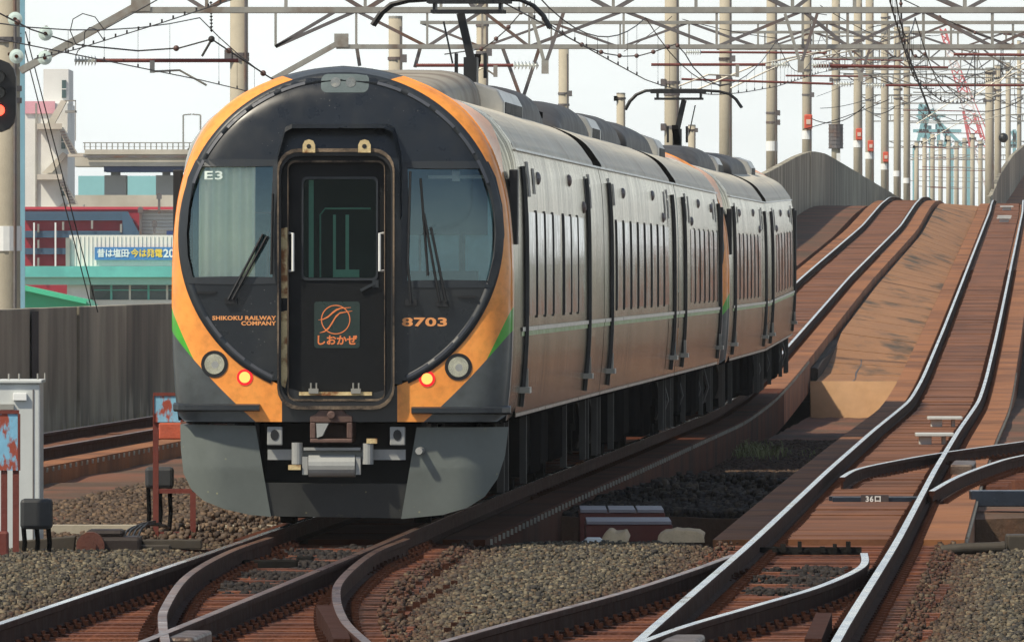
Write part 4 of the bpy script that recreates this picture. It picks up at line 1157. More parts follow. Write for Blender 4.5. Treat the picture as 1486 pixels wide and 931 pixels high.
    for h in hoods:                                             # streamlined roof fairings and air conditioners
        if h[0] == 'ac':
            ya, yb_, hw = h[1], h[2], .86
            mb = MB(); mb.prism([(hw, 3.52), (hw, 3.66), (hw * .93, 3.77), (hw * .7, 3.84), (-hw * .7, 3.84), (-hw * .93, 3.77), (-hw, 3.66), (-hw, 3.52)], lambda u, v, w: (u, w, v), ya, yb_)
            ac = mb.build('air_conditioner', M_silver, car, world=False, bevel=0.02)
            for s in (-1, 1):
                for j in range(int((yb_ - ya - .2) / .22)):
                    mb = MB(); mb.bb(s * (hw - .01), s * (hw + .008), ya + .15 + j * .22, ya + .26 + j * .22, 3.54, 3.66); mb.build('louvre', M_black, ac, world=False)
            continue
        _, a, b_, m_, z0, z1 = h
        mb = MB(); k = 17; hw = .84 if m_ is M_hoodd else .66; prof = [(math.cos(t), math.sin(t)) for t in np.linspace(0, math.pi, 17)]
        for j in range(k):
            t = j / (k - 1); zt = z0 + (z1 - z0) * (math.sin(min(1, t / .75) * math.pi / 2) if m_ is M_hoodd else t)
            if m_ is M_hoodd: zt -= .12 * max(0, (t - .75) / .25) ** 2 + .36 * max(0, (.22 - t) / .22) ** 2
            for cx, sz in prof:
                mb.v.append((hw * math.copysign(abs(cx) ** 0.5, cx), a + (b_ - a) * t, 3.45 + (zt - 3.45) * sz ** 0.5))
        np_ = len(prof)
        for j in range(k - 1):
            for i in range(np_ - 1):
                q = j * np_ + i; mb.f.append((q, q + np_, q + np_ + 1, q + 1)); mb.mi.append(0)
        mb.f.append(tuple(range(np_))); mb.mi.append(0); mb.f.append(tuple(range(k * np_ - 1, (k - 1) * np_ - 1, -1))); mb.mi.append(0)
        hd = mb.build('roof_fairing', m_, car, world=False, smooth=True)
    # bogies, wheels and underfloor boxes
    for yb in (3.4, LC - 3.4):
        mb = MB()
        for s in (-1, 1):
            mb.bb(s * .78, s * .92, yb - 1.5, yb + 1.5, .34, .52); mb.bb(s * .74, s * .98, yb - .3, yb + .3, .5, .88)
            for e in (-1.05, 1.05): mb.bb(s * .80, s * 1.0, yb + e - .16, yb + e + .16, .28, .58)
        mb.bb(-.78, .78, yb - .15, yb + .15, .4, .6)
        bg_ = mb.build('bogie', M_under, car, world=False)
        for e in (-1.05, 1.05):
            for s in (-1, 1):
                mb = MB(); mb.tube([(s * .50, yb + e, .43), (s * .63, yb + e, .43)], .43, 24); mb.build('wheel', M_under2, bg_, world=False)
    rnd = random.Random(3)
    y = 5.6
    while y < LC - 6.6:
        L = rnd.uniform(.7, 2.0); z0 = rnd.uniform(.22, .42)
        for s in (-1, 1):
            mb = MB(); mb.bb(s * .55, s * rnd.uniform(1.22, 1.32), y, y + L, z0, .87); mb.build('underfloor_box', rnd.choice((M_under, M_under, M_under2)), car, world=False, bevel=0.02)
        y += L + rnd.uniform(.1, .5)
    for s in (-1, 1):
        for w in (1.2, 2.0, 5.4, LC - 6.2, LC - 1.7, LC - .9):
            mb = MB(); mb.bb(s * 1.24, s * 1.30, w, w + .06, .28, .9); mb.build('underfloor_bracket', M_pipe, car, world=False)
            mb = MB(); mb.tube([(s * 1.2, w + .3, .88), (s * 1.27, w + .3, .6), (s * 1.2, w + .4, .4)], .02, 5); mb.build('underfloor_pipe', M_pipe, car, world=False)
    if nose: build_nose(car, full)
    if panto is not None: pantograph(car, panto)
    return car
HB, HD = M_hood, M_hoodd
cars = [
    (0, build_car('leading train car with orange ringed black rounded nose and open gangway door facing the camera', True, True, L=20.1, hoods=(('hood', 1.6, 10.6, HB, 3.70, 3.95), ('ac', 10.8, 14.6), ('hood', 15.0, 19.6, HD, 3.9, 3.91))), False),
    (1, build_car('second stainless train car carrying the taller raised pantograph over its front end', False, False, L=22.0, panto=1.6, hoods=(('hood', 3.0, 10.6, HD, 3.86, 3.91), ('ac', 10.8, 13.2), ('hood', 13.6, 19.6, HD, 3.88, 3.91))), False),
    (2, build_car('third stainless train car whose rear end is coupled to another orange nose', True, False, L=18.6, hoods=(('hood', 9.6, 19.6, HD, 3.86, 3.91), ('ac', 6.8, 9.2))), True),
    (3, build_car('fourth stainless train car with orange strip on its nose coupled mid train', True, False, L=20.5, hoods=(('hood', 4.6, 13.5, HD, 3.84, 3.91), ('ac', 13.7, 16.1))), False),
    (4, build_car('last stainless train car of the train, tilted up where the ramp begins', True, False, L=18.6, panto=17.0, hoods=(('hood', 8.0, 18.0, HD, 3.84, 3.91), ('ac', 5.4, 7.8))), True)]
START = [99.2, 119.3, 141.3, 162.1, 182.6]; END = [119.3, 141.3, 159.9, 182.6, 201.2]
for i, c, rev in cars:
    c['group'] = 'cars of the train'
    d0, d1 = START[i], END[i]
    f = lambda d: Vector((T1X(d) + (-0.06 if d < 112 else -0.03), d, T1Z(d)))
    a, b_ = f(d0), f(d1)
    if i == 4: b_.z = 0.17
    v = (b_ - a).normalized(); yaw = -math.atan2(v.x, v.y); pit = math.asin(v.z)
    if not rev:
        c.location = a; c.rotation_euler = (pit, 0, yaw)
    else:
        c.location = b_; c.rotation_euler = (-pit, 0, yaw + math.pi)
    if i in (0, 1): c.location.z += 0.0
# ------------------------------------------------------------------ parapet walls
def wall(name, label, X, zt, zb, joints, thick=0.2, gap=0.05, m=None):
    d0 = joints[0]; root = thing(name, label, 'concrete wall', (X(d0), d0, zb(d0)))
    for i in range(len(joints) - 1):
        a, b_ = joints[i], joints[i + 1] - gap
        mb = MB(); n = 3; vs = []
        off = random.uniform(-0.02, 0.02)
        for k in range(n + 1):
            d = a + (b_ - a) * k / n
            for x in (X(d) + off, X(d) + off - thick): vs += [(x, d, zb(d)), (x, d, zt(d))]
        fs = [(0, 1, 3, 2), tuple(4 * n + q for q in (0, 2, 3, 1))]
        for k in range(n):
            q = 4 * k; fs += [(q, q + 4, q + 5, q + 1), (q + 2, q + 3, q + 7, q + 6), (q + 1, q + 5, q + 7, q + 3)]
        mb.add(vs, fs); mb.build('wall_panel', m or M_wall, root, bevel=0.015)
    return root
def wd(px):   # distance on the left wall line seen at a photo column
    lo, hi = 60, 400
    for _ in range(50):
        md = (lo + hi) / 2
        if CX + F * WALLX(md) / md < px: lo = md
        else: hi = md
    return lo
J = [112, 120, 128, 136, 144, 152.5, wd(42), wd(54) , wd(114), wd(182), wd(232), 205, 214, 223, 232, 241, 250]
J = sorted(J)
wl = wall('parapet_wall', 'dark stained concrete parapet wall left of the train behind the rusty track', WALLX, lambda d: 1.60, lambda d: -0.9, J)
mb = MB(); d = wd(48)
mb.add([(WALLX(q) + 0.03, q, z) for q in (wd(43), wd(53)) for z in (-0.34, 1.56)], [(0, 2, 3, 1)]); mb.build('dark_joint_board', mat('joint_board', lin(44, 38, 36), 0.9, 0, 0.2, 3), wl)
W2X = lambda d: T1X(d) - 3.25
wall('parapet_wall', 'grey concrete parapet wall along the ramp rising behind the last train car', W2X, lambda d: T1Z(d) + 1.62 - (0.0 if d < 470 else 0), lambda d: T1Z(d) - 0.6,
     [300, 312, 324, 336, 348, 360, 372, 384, 396, 408, 420, 432, 448, 470, 495, 520, 545, 570, 600, 640, 680, 730, 800, 900])
def RWX(d): return float(np.interp(d, [560, 600, 700, 780, 900], [21.9, 23.9, 29.1, 33.1, 39]))
wall('parapet_wall', 'dark concrete parapet wall climbing right of the crest beside the big pole', RWX, lambda d: float(np.interp(d, [560, 600, 640, 700, 780, 900], [5.4, 5.9, 7.3, 8.84, 10.2, 11.8])), lambda d: 4.2, [590, 620, 650, 680, 710, 740, 780, 830])
mb = MB(); mb.add([(RWX(600) + .1, 600, 4.6), (RWX(600) + 6, 600, 4.6), (RWX(830) + 8, 830, 9.4), (RWX(830) + .1, 830, 9.4)], [(0, 1, 2, 3)])
struct(mb.build('far_ramp', M_slab))

# ------------------------------------------------------------------ poles
def pole(x, d, ytop, dia, label, base=-6.0, group='concrete line poles', plate=None, lamp=None):
    X = PX(x, d); zt = H - (ytop - HY) / F * d
    root = thing('line_pole', label, 'pole', (X, d, base), group)
    mb = MB(); mb.tube([(X, d, base), (X, d, (base + zt) / 2), (X, d, zt)], [dia * .55, dia * .52, dia * .49], 18); mb.build('shaft', M_conc, root, smooth=True)
    mb = MB(); mb.tube([(X, d, zt), (X, d, zt + .06)], dia * .5, 14); mb.build('cap', M_galv, root)
    rp = random.Random(int(x * 7))
    for q in range(3):                                          # fittings strapped round the shaft
        yb_ = max(ytop + 6, rp.uniform(20, 190)); z = H - (yb_ - HY) / F * d
        if z > zt - .1: continue
        mb = MB(); mb.tube([(X, d, z - .04), (X, d, z + .04)], dia * .57, 14); bd = mb.build('strap', M_galvd, root)
        if q < 2: mb = MB(); sg_ = rp.choice((-1, 1)); mb.box((X + sg_ * dia * .6, d - .1, z), (.14, .16, .2)); mb.build('strap_bracket', M_galvd, root)
    mb = MB(); mb.tube([(X + dia * .36, d - dia * .42, base), (X + dia * .36, d - dia * .42, zt - .2)], .028, 6); mb.build('conduit', M_galvd, root)
    if plate:
        z = H - (plate - HY) / F * d; mb = MB()
        mb.tube([(X, d, z - .18), (X, d, z + .18)], dia * .56, 18); mb.build('number_band', M_white, root)
    if lamp:
        z = H - (lamp - HY) / F * d; mb = MB(); mb.box((X + .05, d - .35, z), (.34, .2, .62)); o = mb.build('signal_box', M_boxred, root, bevel=0.05)
        mb = MB(); mb.box((X + .05, d - .46, z), (.18, .03, .2)); mb.build('box_face', M_boxface, root)
    return root
M_boxred = mat('orange_red_box', lin(206, 84, 58), 0.5, 0, 0.1, 2)
M_boxface = mat('pale_face', lin(220, 196, 180), 0.5, 0, 0.05, 2)
p1 = pole(6, 175, -330, .46, 'thick concrete pole behind the parapet carrying the signal head and glass insulators', plate=346)
p2 = pole(347, 235, -200, .355, 'concrete pole rising behind the left shoulder of the leading nose', plate=None)
for (x, d, yt, dia, lb) in ((574, 300, 27, .355, 'concrete pole with flat top standing just left of the taller pantograph head'), (700, 350, -60, .35, 'tall concrete pole standing just right of the taller pantograph arm'),
                            (818, 420, 70, .37, 'flat topped concrete pole between the two pantographs'), (901, 480, 137, .36, 'short concrete pole by the left horn of the far pantograph'), (1004, 560, 183, .36, 'shortest flat topped concrete pole right of the far pantograph')):
    pole(x, d, yt, dia, lb)
A = [(975, 333, .405, None, None, 'tall thick concrete pole right behind the far pantograph'), (1053, 386, .40, None, None, 'tall concrete pole between the far pantograph and the ramp parapet'),
     (1120, 447, .40, 212, None, 'tall concrete pole with white band over the last car'), (1171, 507, .39, 196, 177, 'tall concrete pole with orange box and white band left of the caged pole'),
     (1213, 569, .40, None, None, 'tall concrete pole wearing a grey cage box above the parapet'), (1245, 631, .45, 209, 195, 'tall concrete pole with orange box, next right of the caged pole'),
     (1262, 668, .46, 226, 212, 'tall concrete pole with orange box, second right of the caged pole'), (1284, 726, .46, 242, 228, 'tall concrete pole with orange box, third right of the caged pole'),
     (1302, 776, .45, 252, None, 'tall concrete pole with white band, fourth right of the caged pole'), (1316, 823, .45, 262, None, 'tall concrete pole with white band, fifth right of the caged pole')]
for (x, d, dia, pl, lm, lb) in A:
    r = pole(x, d, -30 if x < 1200 else (0 if x < 1270 else (15 if x < 1290 else 40)), dia, lb, T1Z(d) - 1.0, 'concrete line poles', pl, lm)
    if x == 1213:
        z = H - (198 - HY) / F * d; X = PX(x, d); mb = MB(); mb.tube([(X, d, z - .58), (X, d, z + .58)], .34, 12)
        for k in range(7): mb.tube([(X, d, z - .55 + k * .18), (X, d, z - .52 + k * .18)], .36, 12)
        mb.build('cage_box', M_galvd, r)
        z = H - (232 - HY) / F * d; mb = MB(); mb.box((X + .1, d - .6, z), (.18, .05, .62)); mb.build('hanging_plate', M_white, r)
far = [(1330 + i * 11.6, 850 + (i * 137) % 420, 207 - (i * 7 % 5) * 3) for i in range(10)]
for i, (x, d, yt) in enumerate(far):
    pole(x, d, yt, .0066 * d / 17.5, 'slim distant concrete pole in the row of poles beyond the crest', 3.8, 'distant poles beyond the crest')
pole(1436, 610, 100, .44, 'broad concrete pole beside the climbing parapet at the right', 3.9)
pole(1448, 640, 96, .36, 'grey pole with round dark lamp close behind the broad pole', 3.9)
pole(1463, 760, 92, .33, 'thin pole rising above the right climbing parapet', 3.9)
pole(1479, 900, 60, .33, 'thin pole at the edge of the scene above the right parapet', 3.9)
mb = MB(); d = 639.5; mb.sphere(P(1456, 200, d), .26, 12, 8); tag(mb.build('round_lamp', M_black, smooth=True), 'round dark lamp head on a pole by the right parapet', 'lamp')

# ------------------------------------------------------------------ overhead gantries (lattice beams)
def gantry(label, d, xs, ylow, yup, x_end, brace=None, wid=0.16, group='lattice beams over the tracks', w=0.09, mtl=None, fine=False):
    """xs: panel points (photo columns) along the beam at distance d"""
    s = d / F; z0 = H - (ylow - HY) * s; z1 = H - (yup - HY) * s
    root = thing('gantry_beam', label, 'gantry beam', (PX(xs[0], d), d, z0), group)
    for y in (d - 0.22, d + 0.22):
        for z in (z0, z1):
            mb = MB(); mb.bb(PX(xs[0], d), PX(x_end, d), y - w / 2, y + w / 2, z - w * .55, z + w * .55); mb.build('chord', mtl or M_galv, root)
        for i in range(len(xs) - 1):
            a, b_ = PX(xs[i], d), PX(xs[i + 1], d)
            mb = MB()
            if i % 2 == 0: mb.bar((a, y, z1), (b_, y, z0), w * .6, w * .75)
            else: mb.bar((a, y, z0), (b_, y, z1), w * .6, w * .75)
            mb.build('diagonal', M_galvd, root)
            mb = MB(); mb.bar((b_, y, z0), (b_, y, z1), w * .55, w * .55); mb.build('upright', M_galv, root)
    if brace:
        (bx, by), (cx_, cy) = brace
        for y in (d - .2, d + .2):
            mb = MB(); a, b_ = P(bx, by, d), P(cx_, cy, d); mb.bar((a.x, y, a.z), (b_.x, y, b_.z), w * 1.2, w * 1.3); mb.build('brace', M_galv, root)
        mb = MB(); b_ = P(cx_, cy, d); mb.box((b_.x + .05, d - .27, b_.z + .04), (.28, .02, .26)); mb.build('gusset', M_galv, root)
    return root
gantry('lattice beam braced to the thick pole that carries the signal head', 175, [188, 300, 415, 530, 640, 690, 760, 890, 1010, 1150, 1240, 1400, 1530, 1660], 15, -55, 1700, ((30, 103), (200, 8)), w=0.075)
gantry('lattice beam braced to the pole behind the leading nose', 235, [488, 400, 517, 620, 700, 768, 905, 1040, 1165, 1230, 1340, 1440, 1560, 1680], 68, 16, 1700, ((395, 116), (492, 62)), w=0.075)
gantry('lattice beam farther up the ramp just above the far pantograph', 293, [610, 700, 800, 900, 1000, 1100, 1200, 1290, 1380, 1470, 1560], 69, 33, 1600, w=0.07)
gantry('thin far lattice beam over the ramp crest', 415, [1040, 1110, 1180, 1250, 1320, 1390, 1460, 1540], 71, 47, 1560, w=0.08)
for k, (d, y0, y1) in enumerate(((480, 86, 66), (560, 101, 84), (660, 122, 108), (780, 150, 138), (900, 176, 167), (1050, 214, 205), (1200, 232, 225))):
    gantry('distant lattice beam number %s from the crest among the far poles' % ['one', 'two', 'three', 'four', 'five', 'six', 'seven'][k], d, [1180 + k * 22 + i * 24 for i in range(12)], y0, y1, 1500, w=0.07)

# V-shaped drop brackets below the beams
def vdrop(x0, x1, xb, yt, yb, d, label):
    root = thing('drop_bracket', label, 'bracket', P(xb, yb, d), 'drop brackets under the beams')
    for x in (x0, x1):
        mb = MB(); mb.bar(P(x, yt, d), P(xb, yb, d), .06); mb.build('strut', M_galvd if x == x1 else M_galv, root)
    b_ = P(xb, yb, d); mb = MB(); mb.box((b_.x, d, b_.z - .03), (.12, .14, .22)); mb.build('clamp', M_galv, root)
vdrop(770, 818, 791, 18, 95, 200, 'V shaped drop bracket holding the insulator bar right of the taller pantograph')
vdrop(1139, 1186, 1162, 20, 95, 234.5, 'V shaped drop bracket between white insulators above the ramp parapet')
vdrop(1228, 1264, 1249, 66, 110, 292, 'V shaped drop bracket over the caged pole')
for (x0, y0, x1, y1, d) in ((728, 66, 755, 140, 235), (784, 66, 758, 145, 236), (612, 62, 602, 98, 235), (517, 64, 522, 96, 235)):
    mb = MB(); mb.bar(P(x0, y0, d), P(x1, y1, d), .07); tag(mb.build('stay_rod', M_galvd), 'grey steel stay rod hanging below the lattice beam over the train roof', 'rod', 'stay rods')

# ------------------------------------------------------------------ insulator bars
def disc_string(mb, a, b_, n, r):
    a, b_ = Vector(a), Vector(b_); v = (b_ - a)
    for i in range(n):
        p = a + v * ((i + .5) / n); t = v.normalized() * (v.length / n * .22)
        mb.tube([p - t, p + t], [r, r * .45], 10)
    mb.tube([a, b_], r * .3, 6)
def ibar(x0, x1, y0, y1, d, ins, label, r=.028, n=7, hang=None):
    root = thing('insulator_bar', label, 'insulator bar', P(x0, y0, d), 'registration bars under the overhead beams')
    mb = MB(); mb.tube([P(x0, y0, d), P(x1, y1, d)], r, 8); mb.build('tube', M_brownbar, root)
    for (i0, i1) in ins:
        t0 = (i0 - x0) / (x1 - x0); yy = y0 + (y1 - y0) * t0
        mb = MB(); disc_string(mb, P(i0, yy, d), P(i1, yy, d), n, .085); mb.build('insulator', M_insul, root)
    if hang:
        for hx, hy, ex, ey in hang:
            mb = MB(); t = (hx - x0) / (x1 - x0); yy = y0 + (y1 - y0) * t; p = P(hx, yy, d); mb.box((p.x, d, p.z - (hy - yy) / F * d / 2), (.07, .06, (hy - yy) / F * d)); mb.build('hanger', M_galv, root)
            a, b_ = P(hx, hy - 2, d), P(ex, ey, d); mid = (a + b_) / 2 + Vector((0, 0, .12)); mb = MB(); mb.tube([a, mid, b_], .018, 6); mb.build('steady_arm', M_galv, root)
ibar(140, 346, 88, 88, 175.6, [(108, 141)], 'brown bar with disc insulators reaching left from the pole behind the nose', hang=[(221, 106, 300, 124)])
ibar(604, 745, 95, 95, 200, [(745, 782)], 'brown bar with disc insulators passing behind the taller pantograph', hang=[(719, 112, 684, 107)])
ibar(945, 1111, 94, 94, 234, [(1119, 1146)], 'brown bar left of the white insulators above the far pantograph', hang=[(1070, 112, 985, 125)])
ibar(1186, 1310, 95, 97, 234, [(1178, 1205)], 'brown bar starting in white insulators right of the drop bracket')
ibar(989, 1210, 115, 122, 293, [(1208, 1236)], 'long brown bar below the far beam ending in white insulators')
ibar(1285, 1500, 124, 124, 293, [(1256, 1284)], 'dark red bar reaching right from white insulators over the ramp')
ibar(1017, 1200, 76, 77, 300, [(995, 1018)], 'thin brown bar with pale insulators between the two beams')
ibar(1384, 1500, 79, 80, 234, [], 'short brown bar at the right below the beam')
ibar(1140, 1260, 110, 111, 360, [], 'thin brown bar crossing in front of the caged pole')
ibar(1180, 1376, 97, 98, 300, [], 'thin red bar crossing toward the distant crane boom')
for k, (x0, x1, y, d) in enumerate(((1200, 1330, 52, 420), (1180, 1310, 86, 440), (1400, 1500, 112, 480), (1310, 1440, 160, 620), (1320, 1430, 178, 700), (1330, 1425, 192, 800), (1325, 1450, 134, 520), (1456, 1500, 50, 420), (1320, 1440, 262, 980), (1330, 1440, 246, 900), (1340, 1440, 230, 860)) + tuple((1326 + (i * 37) % 70, 1372 + (i * 37) % 70, 212 + (i * 29) % 72, 880 + (i * 61) % 300) for i in range(14))):
    mb = MB(); mb.tube([P(x0, y, d), P(x1, y + 2, d)], .03, 6); o = mb.build('cross_bar', M_brownbar if k % 2 else M_galv)
    tag(o, 'thin horizontal bar among the far poles over the ramp', 'bar', 'thin far bars')

# glass insulators on the thick pole
for (x, y, lb) in ((22, 28, 'upper pale round insulator on the thick pole'), (66, 49, 'upper hanging pale round insulator right of the thick pole'), (24, 82, 'lower pale round insulator on the thick pole'), (65, 84, 'lower hanging pale round insulator right of the thick pole')):
    root = thing('insulator', lb, 'insulator', P(x, y, 173.5)); c = P(x, y, 173.5)
    mb = MB(); mb.tube([c + Vector((0, -.02, 0)), c + Vector((0, .0, 0)), c + Vector((0, .10, 0))], [.06, .105, .05], 18); mb.build('shed', mat('pale_glass', lin(196, 214, 208), 0.12, 0, 0.05, 4), root, smooth=False)
    mb = MB(); mb.tube([c + Vector((0, -.08, 0)), c + Vector((0, -.02, 0))], .028, 8); mb.bar(c, c + Vector((-.12 if x < 40 else 0, .3, .04 if x < 40 else .1)), .04); mb.build('fitting', M_rail, root)

# ------------------------------------------------------------------ wires
def sagwire(p, q, sag, r, n=16):
    p, q = Vector(p), Vector(q)
    return [p + (q - p) * (i / n) + Vector((0, 0, -4 * sag * (i / n) * (1 - i / n))) for i in range(n + 1)]
def wire(name, label, pts, r=.011, beads=None, m=None, clips=None, group=None):
    root = thing(name, label, 'wire', pts[0], group)
    mb = MB(); mb.tube(pts, r, 5, False); mb.build('strand', m or M_wire, root)
    L = [0]
    for i in range(len(pts) - 1): L.append(L[-1] + (Vector(pts[i + 1]) - Vector(pts[i])).length)
    def at(t):
        s = t * L[-1]
        for i in range(len(pts) - 1):
            if L[i + 1] >= s: k = (s - L[i]) / max(1e-6, L[i + 1] - L[i]); return Vector(pts[i]).lerp(Vector(pts[i + 1]), k)
        return Vector(pts[-1])
    if beads:
        for t in beads: mb = MB(); mb.sphere(at(t), .045, 8, 6); mb.build('bead', M_bead, root, smooth=True)
    if clips:
        mb = MB()
        for k in range(clips): c = at((k + .5) / clips); mb.box(c + Vector((0, 0, .02)), (.022, .05, .05))
        mb.build('clips', M_wire, root, kind='stuff')
    return root
M_bead = mat('brown_bead', lin(92, 66, 60), 0.5, 0, 0.1, 4)
# contact wire and messenger wire of each track, with droppers
def catenary(lb, X, Z, spans, dx=0.0):
    for k in range(len(spans) - 1):
        a, b_ = spans[k], spans[k + 1]
        n = 14; cw = [(X(a + (b_ - a) * i / n) + (dx if k % 2 else -dx) * (1 - 2 * i / n), a + (b_ - a) * i / n, Z(a + (b_ - a) * i / n) + 4.89) for i in range(n + 1)]
        ms = [(x, y, z + .16 + .74 * (2 * i / n - 1) ** 2) for i, (x, y, z) in enumerate(cw)]
        root = thing('catenary_span', lb + ' between %s supports' % ['the nearest', 'the second pair of', 'the third pair of', 'the fourth pair of', 'the fifth pair of', 'the sixth pair of', 'the seventh pair of', 'the farthest'][k], 'overhead wire', cw[0], 'overhead line spans')
        mb = MB(); mb.tube(cw, .0085, 5, False); mb.build('contact_wire', M_wire, root)
        mb = MB(); mb.tube(ms, .0085, 5, False); mb.build('messenger_wire', M_wire, root)
        mb = MB()
        for i in range(1, n): mb.tube([cw[i], ms[i]], .0028, 4, False); mb.box(Vector(cw[i]) + Vector((0, 0, .02)), (.022, .04, .05))
        mb.build('droppers', M_wire, root, kind='stuff')
catenary('overhead wires above the train track', T1X, T1Z, [58, 116, 175, 235, 293, 355, 415, 480, 600], .2)
catenary('overhead wires above the right track', T2X, T2Z, [58, 116, 175, 235, 293, 355, 415, 480, 600], .2)
catenary('overhead wires above the rusty left track', lambda d: T0X(d), C(0.0), [100, 175, 235, 293], .2)
wire('feeder_wire', 'dark feeder wire sagging from the upper pale insulator to the hanging insulator string', [P(0, 20, 170), P(45, 43, 172), P(66, 50, 173.4), P(112, 65, 175), P(137, 68, 175), P(200, 74, 176), P(260, 70, 176), P(307, 57, 176)], .012, (0.15, .93))
wire('feeder_wire', 'dark feeder wire running down from the insulator string behind the nose', [P(307, 57, 176), P(346, 83, 177), P(392, 113, 178), P(470, 150, 180)], .012, (.16, .45))
wire('jumper_wire', 'looped jumper wire beside the brace of the signal pole', [P(110, 64, 174.5), P(102, 45, 174.5), P(106, 28, 174.5), P(120, 20, 174.5), P(138, 25, 174.5), P(151, 43, 174.5)], .008)
wire('jumper_wire', 'small looped jumper wire below the brace of the signal pole', [P(110, 82, 174.4), P(113, 74, 174.4), P(122, 66, 174.4), P(123, 47, 174.4), P(130, 40, 174.4), P(140, 43, 174.4), P(151, 59, 174.4)], .008)
wire('crossing_wire', 'thin clipped wire climbing right from the signal pole insulators', [P(50, 86, 168), P(110, 72, 160), P(230, 35, 150), P(330, 2, 142), P(400, -20, 138)], .008, clips=22)
wire('crossing_wire', 'thin wire climbing from the brace end over the gantry', [P(151, 43, 174), P(232, -2, 165), P(300, -40, 158)], .009)
mb = MB(); disc_string(mb, P(306, 2, 176), P(307, 47, 176), 9, .03); tag(mb.build('insulator_string', M_wire), 'thin dark hanging insulator string left of the pole behind the nose', 'insulator')
mb = MB(); mb.tube([P(307, 58, 176), P(293, 82, 176)], .02, 6); mb.sphere(P(307, 57, 176), .05); tag(mb.build('hanger_clamp', M_wire), 'dark clamp under the hanging insulator string', 'clamp')
wire('beaded_wire', 'sagging wire threaded with brown beads right of the taller pantograph', [P(760, 0, 230), P(795, 33, 230), P(824, 54, 230), P(852, 69, 230), P(879, 78, 230), P(905, 82, 230), P(928, 81, 230), P(950, 75, 230), P(981, 64, 230)], .012, (0.0, .16, .30, .43, .55, .66, .76, .86, .95))
wire('beaded_wire', 'wire threaded with brown beads crossing the taller pantograph arm', [P(645, 79, 229), P(700, 71, 229), P(716, 60, 229), P(734, 44, 229), P(753, 22, 229), P(770, 2, 229)], .012, (.35, .52, .68, .86))
wire('dropper_wire', 'wire falling from the bar end behind the far pantograph pole', [P(981, 64, 232), P(994, 78, 232), P(1006, 98, 232), P(1022, 114, 232), P(1045, 125, 232), P(1060, 122, 232)], .012, (.03,))
wire('beaded_wire', 'long thin wire with dark balls over the ramp crest', [P(1290, -10, 290), P(1320, 4, 290), P(1366, 26, 290), P(1418, 49, 290), P(1470, 66, 290), P(1500, 70, 290)], .014, (.36, .61, .86))
wire('feeder_cable', 'thick dark cable hanging down beside the far poles over the ramp', [P(1307, -5, 280), P(1308, 30, 280), P(1312, 60, 280), P(1322, 92, 280), P(1335, 125, 280), P(1350, 165, 280)], .025, (.06, .2, .36))
wire('feeder_cable', 'dark cable with balls left of the distant crane boom', [P(1316, 58, 281), P(1325, 80, 281), P(1334, 84, 281), P(1344, 77, 281)], .02, (.3, .6, .95))
wire('dropper_wire', 'thin wire curving down left of the crane boom', [P(1344, 77, 285), P(1352, 100, 285), P(1372, 124, 285), P(1400, 150, 285)], .01)
for (x0, y0, x1, y1, d, lb) in ((905, 75, 975, 24, 300, 'thin stranded stay wire rising to the pole behind the far pantograph'), (990, 28, 1128, 56, 300, 'thin stay wire running right from the pole behind the far pantograph'),
                                (1190, 8, 1290, 60, 300, 'thin wire dropping right across the upper beam'), (1260, 40, 1330, 20, 300, 'thin pull off wire rising right over the crest'), (1113, -2, 1200, 22, 290, 'thin wire from the top falling right to the drop bracket')):
    wire('stay_wire', lb, sagwire(P(x0, y0, d), P(x1, y1, d), .05, .01), .010)
for k, (x0, y0, x1, y1, d) in enumerate(((1000, 135, 1190, 75, 260), (1060, 128, 1230, 66, 300), (1180, 85, 1330, 70, 330), (1250, 112, 1330, 124, 330), (1320, 108, 1400, 140, 360), (1330, 180, 1440, 120, 520), (1335, 210, 1440, 160, 600), (1320, 232, 1400, 212, 700), (1400, 150, 1486, 100, 420), (1410, 180, 1490, 165, 520), (1450, 120, 1490, 90, 380), (1440, 140, 1490, 128, 500), (1385, 70, 1490, 108, 330))):
    a, b_ = P(x0, y0, d), P(x1, y1, d); mid = (a + b_) / 2 + Vector((0, 0, .010 * (b_ - a).length + .12))
    mb = MB(); mb.tube([a, a.lerp(mid, .55), mid, b_.lerp(mid, .45), b_], .022, 6); tag(mb.build('steady_arm', M_galv), 'slender curved steady arm in the tangle of overhead wires over the ramp', 'steady arm', 'steady arms over the ramp')
rw = random.Random(12)
for k in range(26):
    d = rw.choice((300, 330, 420, 480, 560, 640)); x0 = rw.uniform(1140, 1420); y0 = rw.uniform(30, 190); L_ = rw.uniform(40, 130); sl = rw.uniform(-.45, .45)
    a, b_ = P(x0, y0, d), P(x0 + L_, y0 + sl * L_, d + rw.uniform(-20, 20))
    mb = MB(); mb.tube(sagwire(a, b_, rw.uniform(.02, .25), .01, 10), .012, 5, False); tag(mb.build('span_wire', M_wire), 'thin span wire in the tangle over the ramp', 'wire', 'thin span wires over the ramp')
# guy wires of the thick pole
for x0, y0, x1, y1, lb in ((30, 48, 131, 441, 'dark guy wire slanting down to the parapet, the left of the pair'), (33, 46, 139, 441, 'dark guy wire slanting down to the parapet, the right of the pair')):
    wire('guy_wire', lb, [P(x0 + (4 if x0 > 31 else 0), y0, 176), P(x1, y1, 178), P(x1 + 3, y1 + 12, 178)], .009, group='guy wires')

